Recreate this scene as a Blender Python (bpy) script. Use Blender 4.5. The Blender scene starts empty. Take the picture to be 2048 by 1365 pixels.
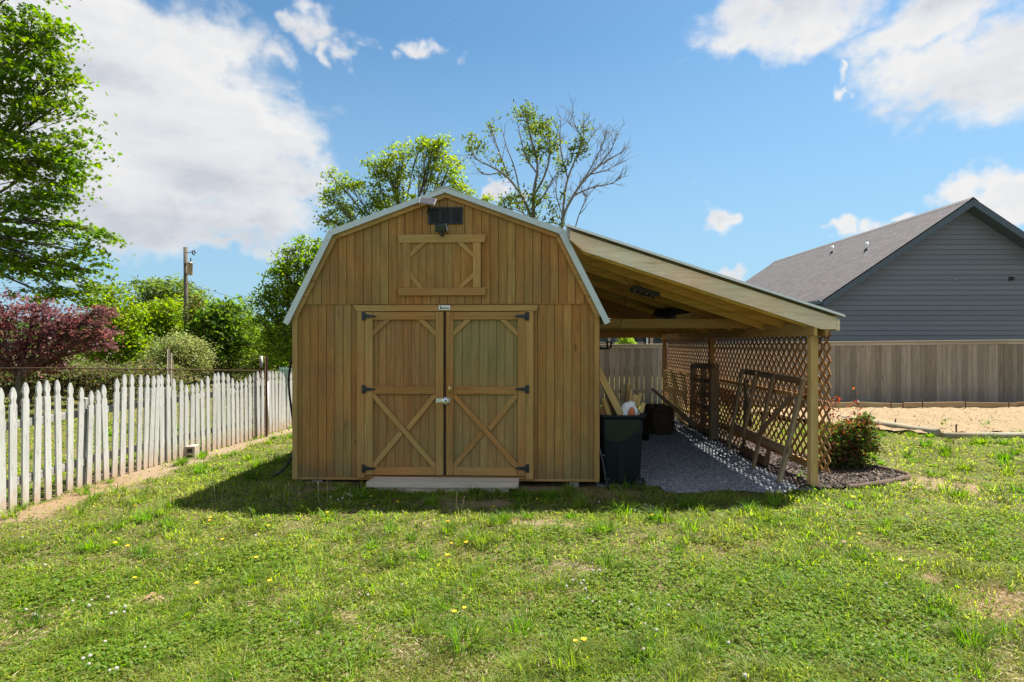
SUN_E = 5.0; EXPO = 1.42; SKY_S = .12
SKY_TINT = (.315, .455, .485, 1); SKY_LOW = (1.25, 1.95, 2.58, 1); LAY_ROT = 2.6
CL_DARK = (1.85, 1.94, 2.14); CL_MID = (2.35, 2.4, 2.5); CL_LIGHT = (2.75, 2.75, 2.75)
# banks of cloud: photo column, row, half width, half height, density
CLOUDS = [(190, 110, 260, 130, 1.6), (400, 110, 200, 100, 1.5), (540, 130, 110, 55, 1.35), (320, 240, 300, 140, 1.8), (440, 340, 260, 110, 1.7), (300, 420, 340, 90, 1.7), (500, 440, 210, 75, 1.6), (440, 492, 240, 42, 1.3), (60, 300, 200, 220, 1.6), (620, 380, 90, 60, 1.3), (640, 310, 50, 60, .8),
          (590, 40, 70, 36, 1.4), (650, 62, 80, 50, 1.5), (705, 110, 40, 50, 1.3), (850, 84, 70, 30, 1.05), (790, 105, 60, 18, .6),
          (1560, 25, 170, 60, 1.5), (1470, 62, 60, 44, 1.1), (1640, 30, 90, 50, 1.2), (1880, 20, 220, 60, 1.6), (1960, 130, 220, 95, 1.75), (1840, 110, 90, 60, 1.2), (2010, 412, 90, 50, 1.5), (1735, 458, 80, 24, 1.25), (1820, 440, 60, 16, 1.0), (1435, 432, 60, 34, 1.35), (1695, 125, 30, 40, .8), (1690, 175, 34, 20, .8), (1480, 565, 80, 20, 1.3), (965, 383, 44, 26, 1.3), (1640, 560, 80, 16, 1.0)]
# unseen banks added behind the camera as fill light: bearing and height in degrees, half sizes in degrees
FILL_CLOUDS = [(180, 28, 46, 20, 1.7), (128, 30, 30, 20, 1.4), (-126, 30, 30, 20, 1.5), (-150, 55, 34, 16, 1.2), (150, 56, 34, 16, 1.2), (100, 14, 26, 9, 1.1), (-98, 16, 26, 10, 1.2)]
import bpy, math, random
import numpy as np
from mathutils import Vector, Matrix
random.seed(7)
rng = np.random.default_rng(7)
R = math.radians
scene = bpy.context.scene
COL = scene.collection
PI = math.pi
EYE = 1.72          # camera height, m
FPX = 1100.0        # focal length in photo pixels (2048 wide)
HZ = 685.0          # horizon row

def at(x, y, d):
    """point of the place seen at photo pixel (x, y), d metres ahead"""
    return Vector(((x - 1024) * d / FPX, d, EYE - (y - HZ) * d / FPX))
def gpt(x, y):
    d = EYE * FPX / (y - HZ)
    return at(x, y, d)
SH = Matrix.Translation((-.79, 6.58, 0)) @ Matrix.Rotation(R(-1.87), 4, 'Z')
SHI = SH.inverted()
def fp(x, y, v=0.0):
    """shed frame (u, z) of the pixel on the plane at depth v behind the shed front"""
    p = SHI @ Vector((0, 0, EYE)); q = SHI.to_3x3() @ Vector(((x - 1024) / FPX, 1, -(y - HZ) / FPX))
    t = (v - p.y) / q.y
    return p.x + t * q.x, p.z + t * q.z

# ------------------------------------------------------------------ noise
def _h(ix, iy, s):
    n = (ix.astype(np.int64) * 374761393 + iy.astype(np.int64) * 668265263 + s * 974711) & 0x7fffffff
    n = ((n ^ (n >> 13)) * 1274126177) & 0x7fffffff
    return ((n ^ (n >> 16)) & 0xffff) / 65535.0
def vn(x, y, s=0):
    x = np.asarray(x, float); y = np.asarray(y, float)
    ix = np.floor(x); iy = np.floor(y); fx = x - ix; fy = y - iy
    fx = fx * fx * (3 - 2 * fx); fy = fy * fy * (3 - 2 * fy)
    a = _h(ix, iy, s); b = _h(ix + 1, iy, s); c = _h(ix, iy + 1, s); d = _h(ix + 1, iy + 1, s)
    return a + (b - a) * fx + (c - a) * fy + (a - b - c + d) * fx * fy
def fbm(x, y, s=0, o=3):
    r = 0; a = .5; t = 0
    for k in range(o):
        r = r + a * vn(np.asarray(x) * 2 ** k, np.asarray(y) * 2 ** k, s + k * 17); t += a; a *= .55
    return r / t
def gz(x, y):
    x = np.asarray(x, float); y = np.asarray(y, float)
    z = .07 * (fbm(x * .45, y * .45, 3) - .5) + .03 * (fbm(x * 1.9, y * 1.9, 11) - .5)
    z = z + .035 * np.exp(-((y - 5.0) / .7) ** 2)
    far = np.clip((np.hypot(x, y) - 25) / 60, 0, 1)
    return z * (1 - .5 * far)
def gzf(x, y): return float(gz(np.array([x]), np.array([y]))[0])

# ------------------------------------------------------------------ object helpers
MW = {}
def tag(o, label=None, cat=None, group=None, kind=None):
    if label: o['label'] = label
    if cat: o['category'] = cat
    if group: o['group'] = group
    if kind: o['kind'] = kind
    return o
def thing(name, loc, label, cat, rotz=0.0, group=None):
    o = bpy.data.objects.new(name, None); COL.objects.link(o)
    o.empty_display_size = .1
    o.location = loc; o.rotation_euler = (0, 0, rotz)
    MW[o.name] = Matrix.Translation(loc) @ Matrix.Rotation(rotz, 4, 'Z')
    return tag(o, label, cat, group)
def copy_tree(o, parent=None):
    c = o.copy(); COL.objects.link(c)
    if parent is not None: c.parent = parent
    for ch in list(o.children): copy_tree(ch, c)
    return c
def bevel(o, w=.003, seg=1):
    m = o.modifiers.new('edge', 'BEVEL'); m.width = w; m.segments = seg; m.limit_method = 'ANGLE'; m.angle_limit = R(40)
    return o

class MB:
    """collects boxes, beams, prisms and tubes, then links them as ONE mesh object"""
    def __init__(s): s.v = []; s.f = []; s.uv = []; s.t = []; s.sm = []
    def face(s, pts, uvs, t, smooth=False):
        b = len(s.v); s.v += [Vector(p) for p in pts]; s.f.append(list(range(b, b + len(pts)))); s.uv.append(uvs); s.t.append(t); s.sm.append(smooth)
    def obox(s, c, ax, half, t=None, L=None):
        """oriented box: centre, three unit axes, half sizes; grain runs along axis L"""
        t = random.random() if t is None else t
        c = Vector(c); ax = [Vector(a).normalized() for a in ax]
        if L is None: L = max(range(3), key=lambda i: half[i])
        ou, ov = random.uniform(0, 50), random.uniform(0, 50)
        b = len(s.v)
        for i in (-1, 1):
            for j in (-1, 1):
                for k in (-1, 1):
                    s.v.append(c + ax[0] * half[0] * i + ax[1] * half[1] * j + ax[2] * half[2] * k)
        sg = [(i, j, k) for i in (-1, 1) for j in (-1, 1) for k in (-1, 1)]
        for q, n in (((0, 1, 3, 2), 0), ((4, 6, 7, 5), 0), ((0, 4, 5, 1), 1), ((2, 3, 7, 6), 1), ((0, 2, 6, 4), 2), ((1, 5, 7, 3), 2)):
            s.f.append([b + i for i in q]); s.t.append(t); s.sm.append(False)
            pl = [a for a in (0, 1, 2) if a != n]
            if L in pl: a0 = L; a1 = pl[0] if pl[1] == L else pl[1]; k = 1.0
            else: a0, a1 = pl; k = .3
            s.uv.append([(ou + n * 1.7 + k * sg[i][a0] * half[a0], ov + n * .37 + sg[i][a1] * half[a1]) for i in q])
    def box(s, x0, x1, y0, y1, z0, z1, t=None, L=None):
        s.obox(((x0 + x1) / 2, (y0 + y1) / 2, (z0 + z1) / 2), ((1, 0, 0), (0, 1, 0), (0, 0, 1)), (abs(x1 - x0) / 2, abs(y1 - y0) / 2, abs(z1 - z0) / 2), t, L)
    def beam(s, p0, p1, w, h, up=(0, 0, 1), t=None):
        """box from p0 to p1: w across, h along up"""
        p0 = Vector(p0); p1 = Vector(p1); d = (p1 - p0); l = d.length; d.normalize()
        side = d.cross(Vector(up)).normalized(); u = side.cross(d).normalized()
        s.obox((p0 + p1) / 2, (d, side, u), (l / 2, w / 2, h / 2), t, 0)
    def prism(s, poly, o, ex, ey, ez, depth, t=None, vert=True):
        """polygon in the (ex, ey) plane at o, extruded along ez"""
        t = random.random() if t is None else t
        o = Vector(o); ex = Vector(ex); ey = Vector(ey); ez = Vector(ez)
        ar = sum(poly[i][0] * poly[(i + 1) % len(poly)][1] - poly[(i + 1) % len(poly)][0] * poly[i][1] for i in range(len(poly)))
        if ar < 0: poly = poly[::-1]
        if ex.cross(ey).dot(ez) * depth > 0: flip = True
        else: flip = False
        ou, ov = random.uniform(0, 50), random.uniform(0, 50)
        n = len(poly)
        uv = [((ou + p[1], ov + p[0]) if vert else (ou + p[0], ov + p[1])) for p in poly]
        A = [o + ex * p[0] + ey * p[1] for p in poly]; B = [a + ez * depth for a in A]
        if flip: s.face(A[::-1], uv[::-1], t); s.face(B, uv, t)
        else: s.face(A, uv, t); s.face(B[::-1], uv[::-1], t)
        for i in range(n):
            j = (i + 1) % n; l = (A[j] - A[i]).length
            q = [A[i], A[j], B[j], B[i]]; w = [(ou, ov), (ou + l, ov), (ou + l, ov + abs(depth)), (ou, ov + abs(depth))]
            if not flip: q = q[::-1]; w = w[::-1]
            s.face(q, w, t)
    def tube(s, pts, r, n=8, t=None, caps=True):
        t = random.random() if t is None else t
        pts = [Vector(p) for p in pts]; m = len(pts)
        rr = [r] * m if not hasattr(r, '__len__') else r
        b = len(s.v); ref = None; acc = random.uniform(0, 20)
        for i, p in enumerate(pts):
            d = (pts[min(i + 1, m - 1)] - pts[max(i - 1, 0)])
            if d.length < 1e-9: d = Vector((0, 0, 1))
            d.normalize()
            if ref is None: ref = Vector((1, 0, 0)) if abs(d.x) < .8 else Vector((0, 1, 0))
            a = (ref - d * ref.dot(d)).normalized(); c = d.cross(a); ref = a
            for k in range(n):
                an = 2 * PI * k / n; s.v.append(p + (a * math.cos(an) + c * math.sin(an)) * rr[i])
        for i in range(m - 1):
            l = (pts[i + 1] - pts[i]).length
            for k in range(n):
                k2 = (k + 1) % n
                s.f.append([b + i * n + k, b + i * n + k2, b + (i + 1) * n + k2, b + (i + 1) * n + k]); s.t.append(t); s.sm.append(True)
                w = 2 * PI * rr[i] / n
                s.uv.append([(acc, k * w), (acc, k * w + w), (acc + l, k * w + w), (acc + l, k * w)])
            acc += l
        if caps:
            for base, rev in ((b, True), (b + (m - 1) * n, False)):
                f = [base + k for k in range(n)]
                if rev: f = f[::-1]
                s.f.append(f); s.t.append(t); s.sm.append(False)
                s.uv.append([(math.cos(2 * PI * k / n) * rr[0], math.sin(2 * PI * k / n) * rr[0]) for k in range(n)])
    def lathe(s, prof, c, ax=(0, 0, 1), n=20, t=None):
        """profile [(r, h)] about ax through c"""
        t = random.random() if t is None else t
        ax = Vector(ax).normalized(); a = ax.orthogonal().normalized(); q = ax.cross(a); c = Vector(c); b = len(s.v)
        for r, h in prof:
            for k in range(n):
                an = 2 * PI * k / n; s.v.append(c + ax * h + (a * math.cos(an) + q * math.sin(an)) * max(r, 1e-5))
        for i in range(len(prof) - 1):
            for k in range(n):
                k2 = (k + 1) % n
                s.f.append([b + i * n + k, b + i * n + k2, b + (i + 1) * n + k2, b + (i + 1) * n + k]); s.t.append(t); s.sm.append(True)
                s.uv.append([(prof[i][1], k / n), (prof[i][1], (k + 1) / n), (prof[i + 1][1], (k + 1) / n), (prof[i + 1][1], k / n)])
    def build(s, name, mat, parent=None, frame=None, bev=None):
        M = frame if frame is not None else Matrix.Identity(4)
        if parent is not None: M = MW[parent.name].inverted() @ M
        me = bpy.data.meshes.new(name)
        me.from_pydata([M @ v for v in s.v], [], s.f)
        uvl = me.uv_layers.new(name='UVMap')
        uvl.data.foreach_set('uv', np.array([c for f in s.uv for p in f for c in p], dtype=np.float32))
        a = me.attributes.new('tint', 'FLOAT', 'FACE'); a.data.foreach_set('value', np.array(s.t, dtype=np.float32))
        me.polygons.foreach_set('use_smooth', s.sm)
        me.materials.append(mat); me.update()
        o = bpy.data.objects.new(name, me); COL.objects.link(o)
        if parent is not None:
            o.parent = parent; MW[o.name] = MW[parent.name]
        else: MW[o.name] = Matrix.Identity(4)
        if bev: bevel(o, bev)
        return o

def npmesh(name, V, F, mat, col=None, parent=None, smooth=False, frame_inv=True):
    """mesh object from arrays; F is (n, k); col is one colour per face"""
    V = np.asarray(V, np.float32); F = np.asarray(F, np.int32)
    if parent is not None and frame_inv:
        Mi = np.array(MW[parent.name].inverted()); V = (V @ Mi[:3, :3].T + Mi[:3, 3]).astype(np.float32)
    me = bpy.data.meshes.new(name); n, k = F.shape
    me.vertices.add(len(V)); me.vertices.foreach_set('co', V.ravel())
    me.loops.add(n * k); me.loops.foreach_set('vertex_index', F.ravel())
    me.polygons.add(n); me.polygons.foreach_set('loop_start', np.arange(0, n * k, k, dtype=np.int32))
    if smooth: me.polygons.foreach_set('use_smooth', np.ones(n, bool))
    me.update(calc_edges=True)
    if col is not None:
        a = me.attributes.new('Col', 'FLOAT_COLOR', 'FACE')
        c = np.ones((n, 4), np.float32); c[:, :3] = col; a.data.foreach_set('color', c.ravel())
    me.materials.append(mat)
    o = bpy.data.objects.new(name, me); COL.objects.link(o)
    if parent is not None: o.parent = parent; MW[o.name] = MW[parent.name]
    else: MW[o.name] = Matrix.Identity(4)
    return o

# ------------------------------------------------------------------ materials
class NT:
    def __init__(s, name):
        s.m = bpy.data.materials.new(name); s.m.use_nodes = True; s.t = s.m.node_tree; s.t.nodes.clear()
        s.out = s.n('ShaderNodeOutputMaterial')
    def n(s, ty, **kw):
        nd = s.t.nodes.new(ty)
        for k, v in kw.items(): setattr(nd, k, v)
        return nd
    def l(s, a, b): s.t.links.new(a, b)
    def set(s, sock, v):
        if hasattr(v, 'is_output') or isinstance(v, bpy.types.NodeSocket): s.l(v, sock)
        else: sock.default_value = v
    def math(s, op, a, b=0.0, c=None, clamp=False):
        nd = s.n('ShaderNodeMath', operation=op, use_clamp=clamp); s.set(nd.inputs[0], a); s.set(nd.inputs[1], b)
        if c is not None: s.set(nd.inputs[2], c)
        return nd.outputs[0]
    def mix(s, f, a, b, mode='MIX'):
        nd = s.n('ShaderNodeMix', data_type='RGBA', blend_type=mode); s.set(nd.inputs[0], f)
        for i, v in ((6, a), (7, b)):
            if isinstance(v, (tuple, list)): v = (*v[:3], 1)
            s.set(nd.inputs[i], v)
        return nd.outputs[2]
    def ramp(s, f, stops):
        nd = s.n('ShaderNodeValToRGB'); s.l(f, nd.inputs[0]); e = nd.color_ramp.elements
        while len(e) < len(stops): e.new(.5)
        for el, (p, c) in zip(e, stops): el.position = p; el.color = (*c, 1) if len(c) == 3 else c
        return nd.outputs[0]
    def mr(s, f, a, b, c=0.0, d=1.0, smooth=False):
        nd = s.n('ShaderNodeMapRange', interpolation_type='SMOOTHSTEP' if smooth else 'LINEAR')
        for i, v in enumerate((f, a, b, c, d)): s.set(nd.inputs[i], v)
        return nd.outputs[0]
    def noise(s, vec, scale, detail=4, rough=.55, dist=0.0):
        nd = s.n('ShaderNodeTexNoise'); 
        if vec is not None: s.l(vec, nd.inputs['Vector'])
        nd.inputs['Scale'].default_value = scale; nd.inputs['Detail'].default_value = detail
        nd.inputs['Roughness'].default_value = rough; nd.inputs['Distortion'].default_value = dist
        return nd.outputs[0]
    def mapping(s, vec, sc, rot=(0, 0, 0)):
        nd = s.n('ShaderNodeMapping'); s.l(vec, nd.inputs['Vector']); nd.inputs['Scale'].default_value = sc; nd.inputs['Rotation'].default_value = rot
        return nd.outputs[0]
    def obj(s): return s.n('ShaderNodeTexCoord').outputs['Object']
    def geo(s): return s.n('ShaderNodeNewGeometry').outputs['Position']
    def uv(s): return s.n('ShaderNodeTexCoord').outputs['UV']
    def attr(s, name, out='Fac'): return s.n('ShaderNodeAttribute', attribute_name=name).outputs[out]
    def bump(s, h, st=.3, dist=.01):
        nd = s.n('ShaderNodeBump'); nd.inputs['Strength'].default_value = st; nd.inputs['Distance'].default_value = dist; s.l(h, nd.inputs['Height'])
        return nd.outputs[0]
    def pbr(s, col, rough=.7, metal=0.0, normal=None, spec=.5, **kw):
        p = s.n('ShaderNodeBsdfPrincipled')
        s.set(p.inputs['Base Color'], (*col, 1) if isinstance(col, (tuple, list)) and len(col) == 3 else col)
        s.set(p.inputs['Roughness'], rough); s.set(p.inputs['Metallic'], metal); p.inputs['Specular IOR Level'].default_value = spec
        if normal is not None: s.l(normal, p.inputs['Normal'])
        for k, v in kw.items(): s.set(p.inputs[k.replace('_', ' ')], v)
        s.l(p.outputs[0], s.out.inputs[0]); return p

def wood(name, ca, cb, dark, var=.35, grain=28, saw=0.0, knots=.5, rough=.75, stain=None, stain_amt=.5, weather=None, hue=1.0):
    """board wood: grain along u, knots, board to board variation from the tint attribute"""
    w = NT(name); uv = w.uv(); t = w.attr('tint')
    off = w.n('ShaderNodeVectorMath', operation='ADD'); w.l(uv, off.inputs[0])
    cmb = w.n('ShaderNodeCombineXYZ'); w.l(w.math('MULTIPLY', t, 37.0), cmb.inputs[2]); w.l(cmb.outputs[0], off.inputs[1]); p = off.outputs[0]
    g1 = w.noise(w.mapping(p, (1.6, grain, 1)), 1.0, 5, .6, .6)
    g2 = w.noise(w.mapping(p, (5, grain * 5, 1)), 1.0, 3, .6)
    blot = w.noise(w.mapping(p, (1.1, 4, 1)), 1.0, 3)
    c = w.ramp(g1, [(.28, dark), (.46, ca), (.68, cb)])
    c = w.mix(w.mr(g2, .38, .68, 0, .55), c, dark)
    c = w.mix(w.mr(blot, .35, .72, 0, .6), c, tuple(x * .66 for x in ca))
    if knots:
        vo = w.n('ShaderNodeTexVoronoi', feature='F1'); w.l(w.mapping(p, (1.7, 7, 1)), vo.inputs['Vector']); vo.inputs['Scale'].default_value = 1.0
        k = w.mr(vo.outputs[0], .05, .13, 1, 0, True)
        hole = w.math('GREATER_THAN', w.noise(w.mapping(p, (1.2, 5, 1)), 1.0, 1), .52)
        c = w.mix(w.math('MULTIPLY', w.math('MULTIPLY', k, hole), knots), c, tuple(x * .35 for x in dark))
    if stain is not None:
        st = w.noise(w.geo(), 1.7, 5, .6)
        c = w.mix(w.mr(st, .45, .7, 0, stain_amt), c, stain)
    if weather is not None:   # (colour, z0, z1): splash and damp along the foot of the wood
        sep = w.n('ShaderNodeSeparateXYZ'); w.l(w.geo(), sep.inputs[0])
        zz = w.math('ADD', sep.outputs[2], w.math('MULTIPLY', w.math('SUBTRACT', w.noise(w.geo(), 9, 4), .5), weather[3]))
        c = w.mix(w.mr(zz, weather[1], weather[2], .85, 0), c, weather[0])
    hn = w.noise(w.geo(), 1.1, 3, .6); hm = w.n('ShaderNodeVectorMath', operation='MULTIPLY'); w.l(c, hm.inputs[0]); w.l(w.mix(w.mr(w.math('ADD', hn, w.math('MULTIPLY', t, .25)), .42, .78), (1 + .13 * hue, 1 - .07 * hue, 1 - .2 * hue), (1 - .07 * hue, 1 + .04 * hue, 1)), hm.inputs[1]); c = hm.outputs[0]
    b = w.mr(t, 0, 1, 1 - var, 1 + var)
    vm = w.n('ShaderNodeVectorMath', operation='SCALE'); w.l(c, vm.inputs[0]); w.l(b, vm.inputs['Scale'])
    h = w.math('ADD', g1, w.math('MULTIPLY', g2, .6))
    if saw:
        s_ = w.noise(w.mapping(p, (120, 3, 1)), 1.0, 2); h = w.math('ADD', h, w.math('MULTIPLY', s_, saw))
    w.pbr(vm.outputs[0], rough, 0, w.bump(h, .45, .003), .25)
    return w.m
def simple(name, col, rough=.6, metal=0.0, var=.12, scale=8, spec=.5, bump=.0):
    w = NT(name); n = w.noise(w.geo(), scale, 5)
    c = w.mix(n, tuple(x * (1 - var) for x in col), tuple(min(1, x * (1 + var)) for x in col))
    fine = w.noise(w.geo(), scale * 9, 3)
    c = w.mix(w.mr(fine, .55, .8, 0, .3), c, tuple(x * (1 - 2 * var) for x in col))
    w.pbr(c, w.mr(n, .3, .7, max(.05, rough - .12), min(1, rough + .12)), metal, w.bump(fine, bump, .004) if bump else None, spec)
    return w.m
def leafmat(name, trans=.45, rough=.5, gloss=.06, val=1.9):
    w = NT(name); c = w.attr('Col', 'Color')
    hs = w.n('ShaderNodeHueSaturation'); w.l(c, hs.inputs['Color']); hs.inputs['Value'].default_value = val; hs.inputs['Saturation'].default_value = 1.15
    d = w.n('ShaderNodeBsdfDiffuse'); w.l(c, d.inputs[0])
    tr = w.n('ShaderNodeBsdfTranslucent'); w.l(hs.outputs[0], tr.inputs[0])
    m = w.n('ShaderNodeMixShader'); m.inputs[0].default_value = trans; w.l(d.outputs[0], m.inputs[1]); w.l(tr.outputs[0], m.inputs[2])
    g = w.n('ShaderNodeBsdfGlossy'); g.inputs['Roughness'].default_value = rough
    m2 = w.n('ShaderNodeMixShader'); m2.inputs[0].default_value = gloss; w.l(m.outputs[0], m2.inputs[1]); w.l(g.outputs[0], m2.inputs[2])
    w.l(m2.outputs[0], w.out.inputs[0]); return w.m

M = {}
M['siding'] = wood('stained_siding', (.365, .200, .064), (.455, .268, .095), (.215, .112, .034), .12, 20, 2.4, .6, .8, (.21, .14, .062), .75, ((.16, .115, .06), .0, .35, .3))
M['trim'] = wood('trim_boards', (.40, .238, .088), (.475, .295, .115), (.25, .14, .046), .14, 30, .4, .5, .75)
M['door_panel'] = wood('door_siding', (.325, .185, .075), (.40, .24, .105), (.20, .11, .04), .1, 24, 1.2, .3, .8)
M['door_panel_grey'] = wood('door_siding_faded', (.30, .212, .092), (.355, .26, .12), (.21, .145, .06), .08, 24, 1.2, .2, .8)
M['pine'] = wood('pine_lumber', (.55, .34, .14), (.64, .43, .20), (.38, .20, .075), .16, 22, .3, .8, .7)
M['rake'] = wood('bleached_lumber', (.82, .66, .52), (.87, .74, .62), (.55, .39, .25), .05, 24, .2, 1.0, .75)
M['beam'] = wood('tie_lumber', (.46, .27, .10), (.54, .34, .135), (.29, .155, .05), .2, 22, .3, .8, .75)
M['lattice'] = wood('lattice_lath', (.33, .18, .075), (.40, .235, .10), (.2, .10, .04), .2, 60, .2, .2, .8)
M['lattice_new'] = wood('lattice_lath_fresh', (.52, .36, .15), (.60, .44, .2), (.36, .22, .09), .2, 60, .2, .2, .8)
M['rafter'] = wood('rafter_lumber', (.64, .37, .115), (.73, .46, .17), (.42, .22, .065), .45, 22, .3, .8, .75)
M['pallet'] = wood('weathered_pallet', (.27, .185, .115), (.36, .265, .17), (.12, .08, .05), .35, 30, .8, .8, .85)
M['grey_wood'] = wood('grey_fence_board', (.29, .238, .19), (.385, .325, .265), (.15, .12, .095), .28, 30, .5, 1.0, .85, (.25, .215, .19), .75, ((.17, .155, .14), .0, .5, .5), hue=.2)
M['cap_wood'] = wood('grey_cap_board', (.44, .37, .30), (.52, .45, .37), (.27, .22, .18), .15, 30, .5, .8, .85, hue=.15)
M['step_wood'] = wood('bleached_step', (.60, .50, .40), (.70, .60, .50), (.42, .32, .24), .12, 18, .3, .7, .8, hue=.15)
M['log'] = wood('landscape_timber', (.27, .22, .16), (.36, .30, .22), (.14, .11, .08), .25, 26, .6, .6, .9)
M['edging'] = wood('edging_board', (.33, .23, .13), (.42, .31, .19), (.2, .13, .07), .2, 26, .4, .4, .85)
M['scrap_dark'] = wood('old_board', (.17, .11, .065), (.24, .16, .09), (.08, .05, .03), .3, 26, .4, .6, .85)
M['bark'] = wood('bark', (.13, .10, .075), (.20, .165, .13), (.05, .038, .03), .2, 16, 1.5, .0, .95)
M['bark_grey'] = wood('grey_bark', (.22, .19, .16), (.31, .28, .24), (.10, .085, .07), .2, 16, 1.5, .0, .95)
M['pole'] = wood('creosote_pole', (.12, .10, .085), (.18, .155, .13), (.06, .05, .04), .2, 14, .5, .2, .95)
M['leaf'] = leafmat('leaf_green', .5, .5, .02, 1.85)
M['leaf_far'] = leafmat('leaf_far', .5, .5, .015, 2.1)
M['grass'] = leafmat('grass_blade', .5, .5, .012, 2.5)
M['dry'] = leafmat('dry_blade', .25, .6, .04)
M['straw'] = leafmat('straw', .15, .6, .05)

def metal_roof():
    w = NT('galvalume_sheet'); n = w.noise(w.geo(), 3, 4)
    w.pbr(w.mix(n, (.44, .50, .50), (.54, .60, .60)), w.mr(n, .3, .7, .38, .55), .35, None, .5); return w.m
M['metal_roof'] = metal_roof()
M['black_metal'] = simple('black_painted_metal', (.018, .018, .02), .45, .0, .3, 20)
M['black_plastic'] = simple('black_plastic', (.014, .019, .019), .5, 0, .3, 6)
M['bin'] = simple('bin_plastic', (.006, .010, .013), .55, 0, .35, 5, .2)
M['bin_band'] = simple('bin_band_plastic', (.012, .019, .011), .55, 0, .3, 5, .25)
M['rubber'] = simple('black_rubber', (.012, .012, .012), .6, 0, .2, 9)
M['steel'] = simple('zinc_steel', (.62, .62, .60), .32, .85, .15, 30)
M['brass'] = simple('brass', (.65, .5, .22), .35, .8, .15, 30)
M['white_plastic'] = simple('white_plastic', (.72, .72, .70), .45, 0, .05, 9)
M['white_metal'] = simple('white_enamel', (.74, .75, .75), .4, 0, .06, 9)
M['sack'] = simple('woven_sack', (.70, .70, .70), .7, 0, .1, 14, .3, .4)
M['orange'] = simple('orange_print', (.52, .13, .045), .6, 0, .12, 14)
M['rust'] = simple('rusty_iron', (.115, .060, .040), .85, .2, .45, 22, .3, .4)
M['concrete'] = simple('concrete_block', (.36, .30, .245), .92, 0, .2, 18, .2, .5)
M['tarp'] = simple('dark_tarp', (.022, .019, .018), .55, 0, .3, 8, .4, .3)
M['slate_trim'] = simple('slate_trim', (.060, .082, .105), .5, 0, .08, 5)
M['vinyl_dark'] = simple('vent_plastic', (.018, .017, .020), .5, 0, .25, 12)
M['transformer'] = simple('transformer_tank', (.42, .31, .2), .55, .1, .25, 5)
M['blue_siding'] = simple('blue_siding_paint', (.165, .22, .25), .6, 0, .08, 3)
M['dark_glass'] = simple('window_glass', (.02, .03, .04), .08, 0, .2, 1, .8)
M['porch_wood'] = simple('porch_lumber', (.40, .32, .25), .75, 0, .15, 9)
M['peach'] = simple('porch_column_paint', (.55, .38, .27), .7, 0, .1, 6)
M['green_paint'] = simple('green_picket_paint', (.22, .34, .31), .7, 0, .15, 9)
M['brown_edge'] = simple('brown_edging_strip', (.115, .070, .045), .75, 0, .25, 12)
M['dandelion'] = simple('dandelion_petals', (.80, .50, .012), .7, 0, .12, 60)
M['clover_bloom'] = simple('clover_petals', (.50, .47, .40), .8, 0, .15, 90)
M['stem'] = simple('green_stem', (.13, .17, .05), .7, 0, .15, 30)

def picket_paint():
    w = NT('worn_white_paint'); uv = w.uv(); t = w.attr('tint')
    cm = w.n('ShaderNodeVectorMath', operation='ADD'); w.l(uv, cm.inputs[0]); cb = w.n('ShaderNodeCombineXYZ'); w.l(w.math('MULTIPLY', t, 61), cb.inputs[2]); w.l(cb.outputs[0], cm.inputs[1]); p = cm.outputs[0]
    n = w.noise(w.mapping(p, (9, 60, 1)), 1, 5, .65); n2 = w.noise(w.mapping(p, (3, 14, 1)), 1, 4)
    c = w.mix(n2, (.36, .36, .335), (.50, .495, .47))
    c = w.mix(w.mr(w.noise(w.mapping(p, (1.5, 26, 1)), 1, 4), .45, .7, 0, .55), c, (.27, .275, .25))
    c = w.mix(w.mr(n, .57, .66, 0, .8), c, (.22, .19, .155))
    sep = w.n('ShaderNodeSeparateXYZ'); w.l(w.geo(), sep.inputs[0])
    zz = w.math('ADD', sep.outputs[2], w.math('MULTIPLY', w.math('SUBTRACT', w.noise(w.geo(), 11, 5), .5), .35))
    c = w.mix(w.mr(zz, .0, .28, .75, 0), c, (.36, .225, .125))
    w.pbr(c, .7, 0, w.bump(n, .3, .002), .3); return w.m
M['picket'] = picket_paint()
M['rail_grey'] = wood('peeling_rail', (.34, .32, .29), (.52, .50, .47), (.15, .135, .12), .15, 34, .5, .3, .85, hue=.15)

def shingles():
    w = NT('asphalt_shingles'); uv = w.uv()
    b = w.n('ShaderNodeTexBrick'); w.l(uv, b.inputs['Vector']); b.inputs['Scale'].default_value = 1.0
    b.inputs['Brick Width'].default_value = .30; b.inputs['Row Height'].default_value = .145; b.inputs['Mortar Size'].default_value = .016; b.inputs['Bias'].default_value = 0
    b.inputs['Color1'].default_value = (.075, .066, .066, 1); b.inputs['Color2'].default_value = (.125, .112, .113, 1); b.inputs['Mortar'].default_value = (.06, .055, .055, 1)
    gr = w.noise(uv, 160, 3); c = w.mix(w.mr(gr, .3, .7, 0, .5), b.outputs[0], (.085, .075, .076)); c = w.mix(w.mr(w.noise(uv, .8, 4), .4, .7, 0, .3), c, (.11, .097, .096))
    sp = w.n('ShaderNodeSeparateXYZ'); w.l(uv, sp.inputs[0]); saw = w.math('FRACT', w.math('DIVIDE', sp.outputs[1], .145))
    w.pbr(c, .95, 0, w.bump(w.math('SUBTRACT', 1.0, saw), .6, .012), .2); return w.m
M['shingle'] = shingles()
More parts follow.
